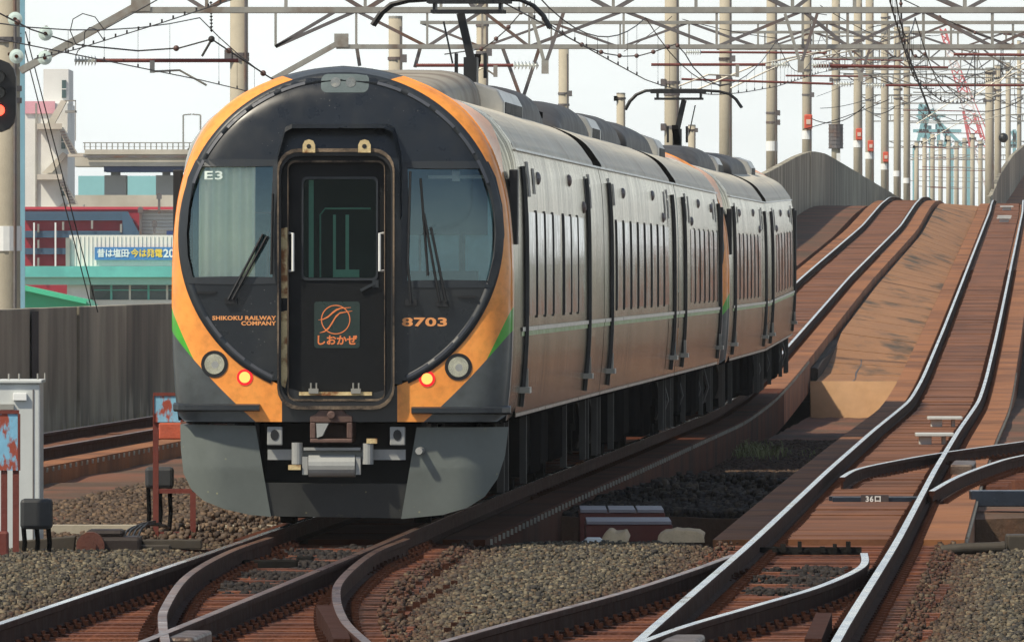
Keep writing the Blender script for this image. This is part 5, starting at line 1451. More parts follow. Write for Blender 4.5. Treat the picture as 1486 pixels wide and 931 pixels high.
# ------------------------------------------------------------------ signal head
sg = thing('railway_signal', 'black rounded signal head showing a red light on the thick pole', 'signal', P(2, 190, 165))
mb = MB(); poly = [(PX(a, 165), H - (b - HY) / F * 165) for a, b in [(-26, 110), (-22, 96), (-10, 89), (2, 87), (14, 92), (21, 101), (24, 113), (24, 166), (21, 178), (14, 187), (2, 192), (-10, 190), (-22, 183), (-26, 168)]]
mb.prism(poly, lambda u, v, w: (u, w, v), 164.8, 165.1); mb.build('backboard', M_black, sg)
for yy, m_ in ((160, mat('signal_red', lin(255, 70, 50), 0.3, 0, 0, 1, emit=(1.0, 0.06, 0.03, 5.0))), (135, mat('signal_dark_lens', lin(30, 26, 26), 0.15, 0, 0, 1)), (112, mat('signal_dark_lens', lin(30, 26, 26), 0.15, 0, 0, 1))):
    c = P(-1, yy, 164.78); mb = MB(); mb.tube([c, c + Vector((0, -.03, 0))], .075, 18); mb.build('lens', m_, sg)
    mb = MB(); n = 10; vs = []
    for k in range(n + 1):
        t = math.pi * k / n; vs += [(c.x + .1 * math.cos(t), c.y, c.z + .1 * math.sin(t)), (c.x + .1 * math.cos(t), c.y - .2, c.z + .1 * math.sin(t))]
    mb.add(vs, [(2 * k, 2 * k + 1, 2 * k + 3, 2 * k + 2) for k in range(n)]); mb.build('hood', M_black, sg)
mb = MB(); mb.bar(P(4, 140, 165.1), P(4, 140, 175), .05); mb.build('bracket', M_galv, sg)
mb = MB(); mb.bb(PX(29, 176), PX(36, 176), 176, 176.1, -6, 10); tag(mb.build('blue_cable_duct', mat('duct_blue', lin(130, 176, 196), 0.5, 0, 0.1, 1)), 'pale blue cable duct up the back of the thick pole', 'duct')
# ------------------------------------------------------------------ lineside equipment
zg = -0.27
d = 98.5; s = d / F
cb = thing('equipment_cabinet', 'tall pale grey steel equipment cabinet beside the near track', 'cabinet', (PX(25, d), d, zg))
zt = H - (556 - HY) * s
mb = MB(); mb.bb(PX(-30, d), PX(58, d), d, d + .75, zg - .02, zt); mb.build('body', M_cab, cb, bevel=0.012)
mb = MB(); mb.bb(PX(-33, d), PX(61, d), d - .03, d + .8, zt, zt + .03); mb.build('lid', M_cab, cb, bevel=0.008)
mb = MB(); mb.bb(PX(19, d), PX(39, d), d - .035, d - .002, H - (581 - HY) * s, H - (570 - HY) * s); mb.build('latch_box', M_white, cb, bevel=0.005)
mb = MB(); mb.bb(PX(0, d), PX(20, d), d - .03, d - .002, H - (594 - HY) * s, H - (586 - HY) * s); mb.build('maker_plate', M_galv, cb)
for x in (12, 27, 54, 70):
    mb = MB(); mb.tube([(PX(x, d) - (.05 if x == 70 else 0), d + .1 if x < 60 else d + .6, zt + .03), (PX(x, d) - (.05 if x == 70 else 0), d + .1 if x < 60 else d + .6, zt + .08)], .008, 6); mb.build('lifting_eye', M_galv, cb)
mb = MB(); mb.bb(PX(-30, d) + .01, PX(58, d) - .01, d - .006, d - .002, zg + .1, zg + .12); mb.bb(PX(58, d) - .06, PX(58, d) - .05, d - .006, d - .002, zg + .1, zt - .05); mb.build('door_seam', M_galvd, cb)

M_peel = mat('peeling_blue_on_rust', lin(122, 176, 204), 0.7, 0, 0.12, 5, 0.2, 40, stain=lin(150, 70, 52), ss=6.5, st=(0.53, 0.58), stretch=(1, 1, .45))
M_orust = mat('orange_rust_box', lin(176, 84, 60), 0.8, 0, 0.25, 6, 0.2, 40, stain=lin(200, 130, 100), ss=9, st=(0.6, 0.7))
def stand(x0, x1, xs, ytop, yplate, yb, d, label, shelf=None):
    s = d / F; z = lambda y: H - (y - HY) * s
    r = thing('rusty_stand', label, 'equipment stand', (PX((x0 + x1) / 2, d), d, zg), 'rusty stands with peeling blue boards')
    zbt = min(z(yb), zg + .02)
    for x in xs:
        mb = MB(); mb.bb(PX(x, d) - .025, PX(x, d) + .025, d - .025, d + .025, zbt, z(yplate) if x != xs[-1] else z(shelf or yplate)); mb.build('leg', M_steel_red, r)
    mb = MB(); mb.bb(PX(x0, d), PX(x1, d), d - .04, d - .02, z(yplate), z(ytop)); mb.build('board', M_peel, r)
    mb = MB(); mb.bb(PX(x0, d) - .01, PX(x1, d) + .01, d - .05, d + .0, z(ytop) - .0, z(ytop) + .03); mb.bb(PX(x0, d) - .012, PX(x0, d), d - .05, d, z(yplate), z(ytop)); mb.bb(PX(x1, d), PX(x1, d) + .02, d - .05, d, z(yplate), z(ytop)); mb.build('board_frame', M_steel_red, r)
    if shelf:
        mb = MB(); mb.bb(PX(xs[0], d), PX(xs[-1], d) + .02, d - .02, d + .02, z(shelf) - .02, z(shelf) + .02); mb.bb(PX(xs[0], d), PX(xs[-1], d), d - .015, d + .015, zbt, zbt + .06); mb.build('crossbar', M_steel_red, r)
        mb = MB(); mb.bb(PX(231, d), PX(264, d), d - .12, d - .045, z(637), z(613)); mb.build('rust_box', M_orust, r, bevel=0.012)
    return r
stand(224, 262, (226, 280), 574, 612, 778, 107, 'rusty stand with peeling blue board right beside the train skirt', 712)
stand(-14, 26, (6, 23), 600, 682, 812, 97, 'rusty stand with peeling blue board in front of the pale cabinet')
mb = MB(); d = 96.6; s = d / F; mb.bb(PX(-6, d), PX(13, d), d - .1, d, H - (835 - HY) * s, H - (770 - HY) * s)
tag(mb.build('rusty_box', M_steel_red, bevel=0.02), 'small rusty steel box below the left stand in front of the cabinet', 'box')
def cover(x0, x1, y0, y1, yb, d, label):
    s = d / F; z = lambda y: H - (y - HY) * s
    r = thing('covered_box', label, 'junction box', (PX((x0 + x1) / 2, d), d, zg))
    mb = MB(); mb.bb(PX(x0, d), PX(x1, d), d - .12, d + .12, z(y1), z(y0)); mb.build('hood', mat('black_rubber', lin(46, 48, 50), 0.6, 0, 0.2, 4), r, bevel=0.03)
    for x in (x0 + 4, (x0 + x1) / 2, x1 - 6):
        mb = MB(); mb.tube([(PX(x, d), d, z(y1) + .02), (PX(x, d) + .01, d + .03, z((y1 + yb) / 2)), (PX(x, d) - .01, d, zg - .01)], .022, 6); mb.build('leg', M_under, r)
cover(30, 76, 723, 767, 808, 97.4, 'black rubber hooded junction box in front of the pale cabinet')
cover(211, 252, 677, 708, 780, 108.2, 'dark hooded junction box behind the rusty stand by the train')
# point machine
d = 98.2; s = d / F; z = lambda y: H - (y - HY) * s
pm = thing('point_machine', 'rusty point machine with round motor end beside the left rail', 'point machine', (PX(150, d), d, zg))
mb = MB(); c = P(131, 793, d - .3); mb.tube([(c.x, d - .3, z(791)), (c.x, d + .35, z(791))], .115, 22); mb.tube([(c.x, d - .32, z(791)), (c.x, d - .3, z(791))], .05, 12); mb.build('motor', M_orust2 if 'M_orust2' in globals() else mat('dark_rust', lin(92, 52, 40), 0.7, 0.1, 0.3, 6, 0.3, 40), pm)
mb = MB(); mb.bb(PX(112, d), PX(205, d), d - .15, d + .45, z(806), z(778)); mb.bb(PX(125, d), PX(180, d), d - .1, d + .4, z(779), z(768)); mb.build('housing', mat('greasy_housing', lin(46, 36, 31), 0.6, 0.2, 0.3, 5, 0.2, 30), pm, bevel=0.03)
mb = MB(); mb.prism([(PX(20, d), z(797)), (PX(108, d), z(800)), (PX(110, d), z(777)), (PX(20, d), z(785))], lambda u, v, w: (u, w, v), d - .05, d + .15); mb.build('left_arm', mat('drab_casting', lin(60, 53, 43), 0.7, 0.1, 0.25, 4), pm, bevel=0.01)
mb = MB(); mb.bb(PX(200, d), PX(247, d), d - .05, d + .1, z(802), z(790)); mb.bb(PX(205, d), PX(292, d), d + .1, d + .25, z(797), z(783)); mb.build('right_arm', mat('drab_casting', (0, 0, 0, 1)), pm, bevel=0.01)
mb = MB(); mb.bb(PX(6, d), PX(262, d), d - .35, d - .15, zg - .03, z(813)); mb.build('base_timber', M_sleeper[1], pm)
mb = MB(); mb.tube([P(250, 800, d + .1), P(330, 800, d + .2), P(395, 798, d + .3)], .02, 6); mb.build('throw_rod', M_rail, pm)
def cable(label, pts, r=.014, dz=None):
    mb = MB(); mb.tube(pts, r, 6); tag(mb.build('cable', M_black), label, 'cable')
def gpt(x, y, z=-0.25): dd_ = DG(y, z); return Vector((PX(x, dd_), dd_, z))
cable('thin black cable lying on the ballast in front of the point machine', [gpt(-10, 823), gpt(40, 828), (gpt(110, 829)), gpt(170, 826), gpt(235, 818), gpt(260, 812)])
for k, (x0, x1) in enumerate(((170, 215), (176, 222), (184, 230), (192, 236))):
    a = P(x0 + 6, 786 - k, 101.5 + k * .3); b_ = P(x1 + 10, 756 + 3 * k, 106.6); mid = (a + b_) / 2 + Vector((-.06, 0, .03 + .015 * k))
    cable('black cable arching from the point machine to the rusty stand', [a, a.lerp(mid, .5) + Vector((0, 0, .03)), mid, b_.lerp(mid, .5) + Vector((0, 0, .01)), b_], .011)
    bpy.data.objects[-1] if False else None
for o in [o for o in bpy.data.objects if o.get('label') == 'black cable arching from the point machine to the rusty stand']: o['group'] = 'cables between point machine and stand'
mb = MB(); d0_, d1_ = 112.0, 112.3
mb.bb(PX(70, 112), PX(400, 112), 112, 112.35, -.36, -.24); tag(mb.build('cable_trough', M_conc), 'low pale concrete cable trough on the stones behind the rusty stand', 'cable trough')
# red boxes and litter by the bridge opening
d = 103.5; s = d / F; z = lambda y, dd=103.5: H - (y - HY) * dd / F
def redbox(x0, x1, yt, yb_, d, dep, label, lids=1, group=None):
    r = thing('red_steel_box', label, 'steel box', (PX((x0 + x1) / 2, d), d, -1.0), group)
    zt = H - (yt - HY) * d / F
    mb = MB(); mb.bb(PX(x0, d), PX(x1, d), d, d + dep, -1.06, zt); mb.build('body', M_steel_red, r, bevel=0.008)
    w = (PX(x1, d) - PX(x0, d)) / lids
    for k in range(lids):
        a = PX(x0, d) + k * w; sk_ = .35
        mb = MB(); mb.add([(a + .01, d - .01, zt + .004), (a + w - .01, d - .01, zt + .004), (a + w - .01, d + dep, zt + .004), (a + .01, d + dep, zt + .004), (a + .01, d - .01, zt + .03), (a + w - .01, d - .01, zt + .03), (a + w - .01, d + dep, zt + .03), (a + .01, d + dep, zt + .03)],
                 [(0, 3, 2, 1), (4, 5, 6, 7), (0, 1, 5, 4), (1, 2, 6, 5), (2, 3, 7, 6), (3, 0, 4, 7)]); mb.build('lid', M_lid, r)
redbox(841, 965, 744, 790, 108.0, 1.9, 'long red oxide steel box with three grey lids in the bridge opening', 3)
redbox(850, 976, 761, 790, 104.6, 1.8, 'red oxide steel box with one grey lid in front of the three lidded box', 1)
def slump(name, x0, x1, yt, yb_, d, m_, label, cat, seed):
    rr = random.Random(seed); mb = MB(); n = 9; s = d / F; a, b_ = PX(x0, d), PX(x1, d); zt, zb_ = H - (yt - HY) * s, H - (yb_ - HY) * s
    top = [(a + (b_ - a) * i / (n - 1), zt - rr.uniform(0, .03) - (.05 if i in (0, n - 1) else 0)) for i in range(n)]
    vs = []
    for (u, v) in top: vs += [(u + rr.uniform(-.01, .01), d - .12, zb_), (u, d - .08, v - .02), (u + .02, d + .12, v), (u, d + .2, zb_)]
    fs = []
    for i in range(n - 1):
        q = 4 * i; fs += [(q, q + 4, q + 5, q + 1), (q + 1, q + 5, q + 6, q + 2), (q + 2, q + 6, q + 7, q + 3)]
    fs += [(0, 1, 2, 3), tuple(4 * (n - 1) + k for k in (3, 2, 1, 0))]
    mb.add(vs, fs); tag(mb.build(name, m_, bevel=0.01), label, cat)
M_sack = mat('sackcloth', lin(196, 172, 138), 0.9, 0, 0.2, 6, 0.3, 60)
for xx0, xx1 in ((840, 1030),):
    mb = MB(); dd_ = 101.2; mb.bb(PX(836, dd_), PX(1032, dd_), dd_ - .12, dd_ + .7, -.34, -.235); tag(mb.build('edge_kerb', M_conc, bevel=0.01), 'low concrete kerb along the near edge of the bridge opening', 'kerb')
slump('sandbag', 955, 1021, 763, 786, 101.5, M_sack, 'plump tan sandbag lying against the red box end', 'sandbag', 1)
slump('sandbag', 872, 912, 765, 786, 101.5, M_sack, 'crumpled tan sandbag behind the white block', 'sandbag', 2)
mb = MB(); dd_ = 101.2; mb.prism([(PX(843, dd_), -.235), (PX(879, dd_), -.235), (PX(879, dd_), -.16), (PX(871, dd_), -.115), (PX(852, dd_), -.115), (PX(843, dd_), -.16)], lambda u, v, w: (u, w, v), dd_ - .1, dd_ + .15)
tag(mb.build('white_block', M_white, bevel=0.006), 'white plastic block with cut corners beside the sandbags', 'block')
mb = MB(); rr = random.Random(5)
M_teal = mat('teal_sheet', lin(96, 150, 160), 0.5, 0, 0.3, 8)
for k in range(7):
    x = 882 + k * 19; dd_ = 101.15; mb = MB(); c = Vector((PX(x + 9, dd_), dd_ + rr.uniform(-.05, .1), -.235 + .03))
    mb.box(c, (.13, .2, .05), Matrix.Rotation(rr.uniform(-.2, .2), 3, 'Y') @ Matrix.Rotation(rr.uniform(-.3, .3), 3, 'Z')); tag(mb.build('teal_bag', M_teal, bevel=0.012), 'small flattened teal bag in the row under the sandbags', 'bag', 'teal bags by the bridge opening')
# switch rods of turnout 36 with its number plate
d = DG(721, -.08); mb = MB(); mb.bb(PX(1208, d), PX(1340, d), d - .1, d + .1, -.14, -.08); mb.bb(PX(1205, d), PX(1345, d), d + .5, d + .6, -.14, -.08)
sr = tag(mb.build('switch_rod', mat('greased_blue_black', lin(44, 52, 64), 0.35, 0.5, 0.3, 6)), 'greasy blue black switch rod between the rails carrying number plate 36', 'switch rod')
mb = MB(); mb.bb(PX(1249, d), PX(1289, d), d - .13, d - .1, -.14, -.055); npl = mb.build('number_plate', mat('plate_brown', lin(70, 62, 62), 0.6, 0, 0.1, 4), sr)
vs, fs = text_polys('36ロ', .075, 'CENTER', 1.1, .002); mb = MB(); mb.add([(PX(1267, d) + x, d - .134, -.097 + y) for x, y, _ in vs], fs)
o = mb.build('lettering', M_white); o.parent = npl
d = DG(712, -.05); mb = MB(); mb.bb(PX(1408, d), PX(1530, d), d - .2, d + .3, -.2, -.045); tag(mb.build('switch_machine', mat('greased_blue_black', (0, 0, 0, 1)), bevel=0.01), 'low blue black switch machine cover right of turnout 36', 'switch machine')
d = DG(808, -.2); mb = MB(); mb.tube([(PX(1365, d), d, -.15), (PX(1400, d), d, -.13), (PX(1460, d), d, -.12)], .05, 8); mb.bb(PX(1385, d), PX(1455, d), d + .1, d + .4, -.27, -.1); mb.bb(PX(1462, d), PX(1492, d), d, d + .5, -.27, -.02)
tag(mb.build('switch_machine', mat('drab_casting', (0, 0, 0, 1)), bevel=0.015), 'drab green switch machine with pipe beside the right near rail', 'switch machine')
d = DG(806, -.16); mb = MB(); mb.bb(PX(1090, d), PX(1250, d), d - .05, d + .05, -.15, -.09)
for k, x in enumerate((1102, 1121, 1133, 1158, 1166, 1190, 1209, 1228)): mb.bb(PX(x, d), PX(x + 5 + k % 3, d), d - .1, d + .1, -.13, -.105 + .02 * (k % 4))
tag(mb.build('switch_rod', M_under2), 'oily switch rod with bolts between the rails at the near switch tip', 'switch rod')
d = DG(806, -.16)
for x0, x1, y, lb in ((352, 432, 812, 'long dark rusty tie plate between the rails under the train front'), (430, 455, 806, 'short dark rusty tie plate beside the long one under the train front')):
    d = DG(y, -.1); mb = MB(); mb.bb(PX(x0, d), PX(x1, d), d - .12, d + .12, -.2, -.10); tag(mb.build('tie_plate', M_under2, bevel=0.01), lb, 'plate', 'tie plates')
# grass tuft on the trackside
def grass(label, cx, cd, n, w, dep, h, seed):
    rr = random.Random(seed); mb = MB()
    for k in range(n):
        x, d = cx + rr.gauss(0, w), cd + rr.gauss(0, dep); a = rr.uniform(0, 6.28); hh = h * rr.uniform(.5, 1.2); z0 = midz(d) - .02
        t = Vector((math.cos(a), math.sin(a), 0)); q = Vector((-t.y, t.x, 0)) * .008
        b0 = Vector((x, d, z0)); b1 = b0 + t * hh * .3 + Vector((0, 0, hh * .7)); b2 = b0 + t * hh * .75 + Vector((0, 0, hh * .85))
        mb.add([b0 - q, b0 + q, b1 + q, b1 - q, b2], [(0, 1, 2, 3), (3, 2, 4)])
    o = mb.build('grass', mat('grass_green', lin(118, 120, 76), 0.8, 0, 0.3, 5)); o['kind'] = 'stuff'; o['label'] = label; o['category'] = 'grass'
grass('small tuft of green grass at the foot of the train track bed', PX(1082, 178), 178, 480, .26, 2.6, .24, 1)
grass('thin green weeds before the pale concrete face', PX(1220, 176), 176, 160, .5, 5, .12, 2)
mb = MB(); rr = random.Random(8)
for k in range(260):
    d = wd(150) - 1.0 + rr.gauss(0, 6); x = WALLX(d) + .25 + abs(rr.gauss(0, .12)); hh = rr.uniform(.1, .4); a = rr.uniform(0, 6.28); t = Vector((math.cos(a), math.sin(a), 0)); q = Vector((-t.y, t.x, 0)) * .01
    b0 = Vector((x, d, -.36)); mb.add([b0 - q, b0 + q, b0 + t * hh * .3 + Vector((0, 0, hh))], [(0, 1, 2)])
o = mb.build('weeds', mat('dry_weeds', lin(168, 158, 116), 0.9, 0, 0.3, 5)); o['kind'] = 'stuff'; o['label'] = 'dry pale weeds at the foot of the parapet wall'; o['category'] = 'weeds'
# dark clump on the gravel
mb = MB(); mb.sphere((PX(1095, 136), 136, -.33), .14, 9, 6, (1.2, 1, .5)); tag(mb.build('dark_lump', M_dark), 'dark lump of stone lying on the gravel between the tracks', 'stone')

# ------------------------------------------------------------------ town behind the parapet
def zz(y, d): return H - (y - HY) / F * d
GZ = -6.0
M_wht = mat('white_render', lin(222, 222, 218), 0.8, 0, 0.06, 0.2, stain=lin(190, 186, 178), ss=0.25, st=(0.55, 0.8))
M_cr = mat('cream_cladding', lin(226, 222, 214), 0.7, 0, 0.05, 0.4)
M_teal_roof = mat('teal_fascia', lin(104, 200, 188), 0.6, 0, 0.06, 0.4, stain=lin(90, 176, 168), ss=0.4)
M_teal2 = mat('pale_green_band', lin(150, 202, 180), 0.6, 0, 0.06, 0.4)
M_green = mat('green_roof_sheet', lin(48, 172, 122), 0.5, 0, 0.06, 0.3)
M_redw = mat('crimson_wall', lin(150, 26, 46), 0.7, 0, 0.15, 0.3)
M_bluel = mat('slate_blue_slat', lin(62, 92, 116), 0.5, 0.1, 0.12, 0.5)
M_win = mat('far_window_glass', lin(60, 84, 84), 0.15, 0, 0.25, 0.6)
M_bridge = mat('bridge_concrete', lin(206, 200, 186), 0.8, 0, 0.08, 0.2, stain=lin(176, 168, 152), ss=0.15)
M_bluegird = mat('blue_girder', lin(34, 62, 120), 0.5, 0, 0.15, 0.3)
M_tealnet = mat('teal_hoarding', lin(140, 196, 200), 0.7, 0, 0.08, 0.3)
# white building with outside stairs
d = 720
b = thing('stair_building', 'tall white building with zigzag outside stairs beyond the thick pole', 'building', (PX(70, d), d, GZ))
mb = MB(); mb.bb(PX(36, d), PX(98, d), d, d + 12, GZ, zz(150, d)); mb.build('wall', M_wht, b)
mb = MB(); mb.bb(PX(62, d), PX(98.5, d), d + 1, d + 9, zz(150, d), zz(100, d)); mb.build('stair_tower', M_wht, b)
mb = MB(); mb.bb(PX(36, d), PX(80, d), d - .15, d, zz(165, d), zz(147, d)); mb.build('pink_roof_band', mat('pink_band', lin(214, 160, 172), 0.7, 0, 0.1, 0.4), b)
for y0, y1 in ((116, 142), (196, 216), (268, 284)):
    mb = MB(); dd_ = d + .95 if y0 < 150 else d - .05; mb.bb(PX(89, d), PX(95, d), dd_ - .05, dd_ + .1, zz(y1, d), zz(y0, d)); w = mb.build('window', M_win, b)
    mb = MB(); mb.bb(PX(88.4, d), PX(95.6, d), dd_ - .08, dd_ - .05, zz((y0 + y1) / 2 + .6, d), zz((y0 + y1) / 2 - .6, d)); mb.build('frame', M_wht, w)
mb = MB(); mb.bar((PX(52.5, d), d - .05, GZ), (PX(52.5, d), d - .05, zz(150, d)), .25, .1); mb.build('downpipe', M_galv, b)
for k, yl in enumerate((185, 258)):
    mb = MB(); mb.bb(PX(56, d), PX(92, d), d - 2.2, d, zz(yl + 3, d), zz(yl, d)); mb.bb(PX(56, d), PX(92, d), d - 2.2, d - 2.1, zz(yl, d), zz(yl - 5, d)); mb.build('landing', M_bridge, b)
    f = MB(); f.prism([(PX(87, d), zz(yl + 3, d)), (PX(94, d), zz(yl + 3, d)), (PX(114, d), zz(yl + 38, d)), (PX(103, d), zz(yl + 40, d))], lambda u, v, w: (u, w, v), d - 2.0, d - 1.0); f.build('stair_flight', M_bridge, b)
    st_ = MB()
    for q in range(8): st_.bb(PX(89 + q * 2.1, d), PX(95.5 + q * 2.1, d), d - 2.15, d - 2.02, zz(yl + 8 + q * 4.2, d), zz(yl + 6 + q * 4.2, d))
    st_.build('treads', M_galvd, b, kind='stuff')
    mb = MB(); mb.bb(PX(100, d), PX(123, d), d - 2.2, d - .1, zz(yl + 43, d), zz(yl + 39, d)); mb.build('lower_landing', M_bridge, b)
    mb = MB(); mb.prism([(PX(62, d), zz(yl + 66, d)), (PX(76, d), zz(yl + 66, d)), (PX(98, d), zz(yl + 40, d)), (PX(92, d), zz(yl + 36, d))], lambda u, v, w: (u, w, v), d - .9, d - .1); mb.build('stair_flight', M_bridge, b)
mb = MB(); mb.prism([(PX(66, d), zz(185, d)), (PX(78, d), zz(185, d)), (PX(99, d), zz(146, d)), (PX(90, d), zz(146, d))], lambda u, v, w: (u, w, v), d - 1.6, d - .6); mb.build('stair_flight', M_bridge, b)
mb = MB(); mb.bb(PX(96, d), PX(112, d), d - 2, d - .3, zz(164, d), zz(161, d)); mb.bb(PX(110.6, d), PX(112, d), d - 2, d - 1.9, zz(205, d), zz(146, d)); mb.bb(PX(96, d), PX(112, d), d - 2, d - 1.9, zz(148, d), zz(146, d)); mb.build('top_landing', M_galv, b)
# elevated road
d = 800
r = thing('elevated_road', 'pale elevated road on grey piers behind the stair building', 'bridge', (PX(180, d), d, GZ))
mb = MB(); mb.bb(PX(104, d), PX(420, d), d, d + 10, zz(241, d), zz(222, d)); mb.build('deck', M_bridge, r)
mb = MB(); mb.bb(PX(123, d), PX(400, d), d - .2, d, zz(224, d), zz(217, d)); mb.build('parapet', M_bridge, r)
mb = MB(); mb.bb(PX(123, d), PX(400, d), d - .35, d - .2, zz(229, d), zz(226, d)); mb.build('pipe_run', M_galvd, r)
mb = MB()
for k in range(34): x = 122 + k * 8; mb.bb(PX(x, d), PX(x, d) + .08, d + .1, d + .2, zz(218, d), zz(207, d))
mb.bb(PX(120, d), PX(400, d), d + .1, d + .16, zz(208, d), zz(206.5, d)); mb.bb(PX(120, d), PX(400, d), d + .1, d + .16, zz(213, d), zz(212.3, d)); mb.build('railing', M_galv, r)
mb = MB(); mb.bb(PX(150, d), PX(266, d), d + 1, d + 8, zz(249, d), zz(241.2, d)); mb.build('blue_girder', M_bluegird, r)
for x0, x1 in ((145, 181), (220, 254)):
    mb = MB(); mb.bb(PX(x0 + 5, d), PX(x1, d), d + 2, d + 6, GZ, zz(254, d)); mb.bb(PX(x0 + 14, d), PX(x1 - 10, d), d + 2.5, d + 5.5, zz(254, d), zz(249.2, d)); mb.build('pier', mat('pier_grey', lin(158, 160, 158), 0.8, 0, 0.1, 0.2), r)
mb = MB(); mb.bb(PX(90, d), PX(420, d), d + 30, d + 30.3, GZ, zz(250, d)); tag(mb.build('hoarding', M_tealnet), 'pale teal hoarding wall under the elevated road', 'hoarding')
mb = MB(); mb.bb(PX(100, 770), PX(420, 770), 770, 776, GZ, zz(283, 770)); tag(mb.build('low_wall', M_bridge), 'low cream concrete wall in front of the road piers', 'wall')
for x in (266, 291):
    mb = MB(); dd_ = 860; mb.bar(P(x, 230, dd_), P(x, 167, dd_), .12); mb.bar(P(x, 167, dd_), P(x + 12 if x < 280 else x - 12, 166, dd_), .1); tag(mb.build('lamp_post', M_galv), 'slim lamp post on the elevated road, arm pointing %s' % ('away from the stair building' if x < 280 else 'to the stair building'), 'lamp post', 'lamp posts on the elevated road')
# crimson building with slate blue slats
d = 700
b = thing('crimson_building', 'crimson building banded with slate blue slats behind the parapet', 'building', (PX(120, d), d, GZ))
mb = MB(); mb.bb(PX(34, d), PX(205, d), d, d + 14, GZ, zz(302, d)); mb.build('wall', M_redw, b)
for y0, y1, x1, n in ((307, 320, 182, 5), (335, 345, 204, 3), (360, 369, 110, 3)):
    for k in range(n):
        h = (y1 - y0) / n; mb = MB(); xe = x1 + (k * 3 if y0 == 307 else 0); mb.bb(PX(36, d), PX(xe, d), d - .35, d - .05, zz(y0 + (k + .9) * h, d), zz(y0 + k * h, d)); mb.build('slat', M_bluel, b)
mb = MB(); mb.prism([(PX(178, d), zz(307, d)), (PX(186, d), zz(307, d)), (PX(206, d), zz(345, d)), (PX(178, d), zz(345, d))], lambda u, v, w: (u, w, v), d - .45, d - .36); mb.build('sloping_end', M_bluel, b)
for x in (50, 81): mb = MB(); mb.bb(PX(x - 1.2, d), PX(x + 1.2, d), d - .6, d - .5, zz(388, d), zz(323, d)); mb.build('pipe', M_white, b)
for x, y in ((56, 325), (56, 348), (56, 374), (92, 322), (134, 320), (176, 325)): mb = MB(); mb.bb(PX(x - 1.5, d), PX(x + 1.5, d), d - .5, d - .36, zz(y + 12, d), zz(y, d)); mb.build('bracket', M_galv, b)
mb = MB(); mb.bb(PX(34, d), PX(258, d), d - .1, d + 1, zz(304, d), zz(300, d)); mb.build('red_cornice', mat('cornice_red', lin(196, 60, 76), 0.6, 0, 0.1, 0.5), b)
b = thing('white_shed', 'white ribbed shed wall beside the crimson building', 'building', (PX(230, d), d, GZ))
mb = MB(); mb.bb(PX(180, d), PX(420, d), d + .6, d + 12, GZ, zz(304.5, d)); mb.build('wall', M_wht, b)
for k in range(8): mb = MB(); mb.bb(PX(183, d), PX(420, d), d + .45, d + .58, zz(309 + k * 5, d), zz(308.2 + k * 5, d)); mb.build('rib', M_galv, b)
mb = MB(); mb.bb(PX(242, d), PX(262, d), d - .5, d + .4, zz(341, d), zz(335, d)); mb.build('blue_box', M_bluegird, b)
for (x, y0, y1) in ((204, 300, 342), (231, 280, 310), (224, 320, 338)):
    mb = MB(); mb.bar(P(x, y1, 690), P(x, y0, 690), .14); mb.bar(P(x - 3, y0 + 3, 690), P(x + 3, y0 + 3, 690), .1); mb.box(P(x, y0 + 5, 690), (.3, .2, .3)); tag(mb.build('utility_pole', M_galvd), 'thin utility pole with fittings in front of the white ribbed shed', 'utility pole', 'utility poles by the shed')
# cream building with the blue sign, teal fascia
d = 640
b = thing('sign_building', 'cream ribbed building with teal fascia and blue lettered sign board', 'building', (PX(180, d), d, GZ))
mb = MB(); mb.bb(PX(100, d), PX(420, d), d + .5, d + 14, GZ, zz(341, d)); mb.build('wall', M_cr, b)
for k in range(30): mb = MB(); mb.bb(PX(103 + k * 6, d), PX(103.8 + k * 6, d), d + .46, d + .5, zz(386, d), zz(343, d)); mb.build('rib', M_cr, b)
mb = MB(); mb.bb(PX(95, d), PX(101, d), d + .3, d + .5, zz(386, d), zz(345, d)); mb.build('downpipe', M_galv, b)
mb = MB(); mb.bb(PX(137, d), PX(310, d), d + .3, d + .4, zz(377, d), zz(358.5, d)); sgn = mb.build('sign_board', mat('sign_blue', lin(66, 126, 184), 0.6, 0, 0.06, 0.6), b)
M_yel = mat('sign_yellow', lin(240, 200, 70), 0.6, 0, 0, 1)
def sign_text(body, xl, yc, size, m_, sx=1.0):
    vs, fs = text_polys(body, size, 'LEFT', 1.0, size * .028); mb = MB(); mb.add([(PX(xl, d) + x * sx, d + .27, zz(yc, d) + y) for x, y, _ in vs], fs)
    o = mb.build('lettering', m_); o.data.transform(Matrix.Translation(-Vector(b.location))); o.parent = sgn
sign_text('昔は塩田', 140.5, 368, .46, M_white, .92); sign_text('・', 183, 368, .46, M_white, .6); sign_text('今は発電', 189.5, 368, .46, M_yel, .92); sign_text('20', 236.5, 368, .60, M_white, 1.0)
mb = MB(); mb.bb(PX(20, d), PX(420, d), d - 1.6, d + 2, zz(402, d), zz(386, d)); mb.build('fascia', M_teal_roof, b)
mb = MB(); mb.bb(PX(20, d), PX(420, d), d - 1.4, d + 1, zz(413, d), zz(402.3, d)); mb.build('lower_fascia', M_teal2, b)
mb = MB(); mb.bb(PX(20, d), PX(420, d), d - .2, d + .45, GZ, zz(435, d)); mb.build('base_wall', M_cr, b)
mb = MB(); mb.bb(PX(98, d), PX(131, d), d - .8, d + .2, GZ, zz(413.3, d)); mb.build('white_pier', M_wht, b)
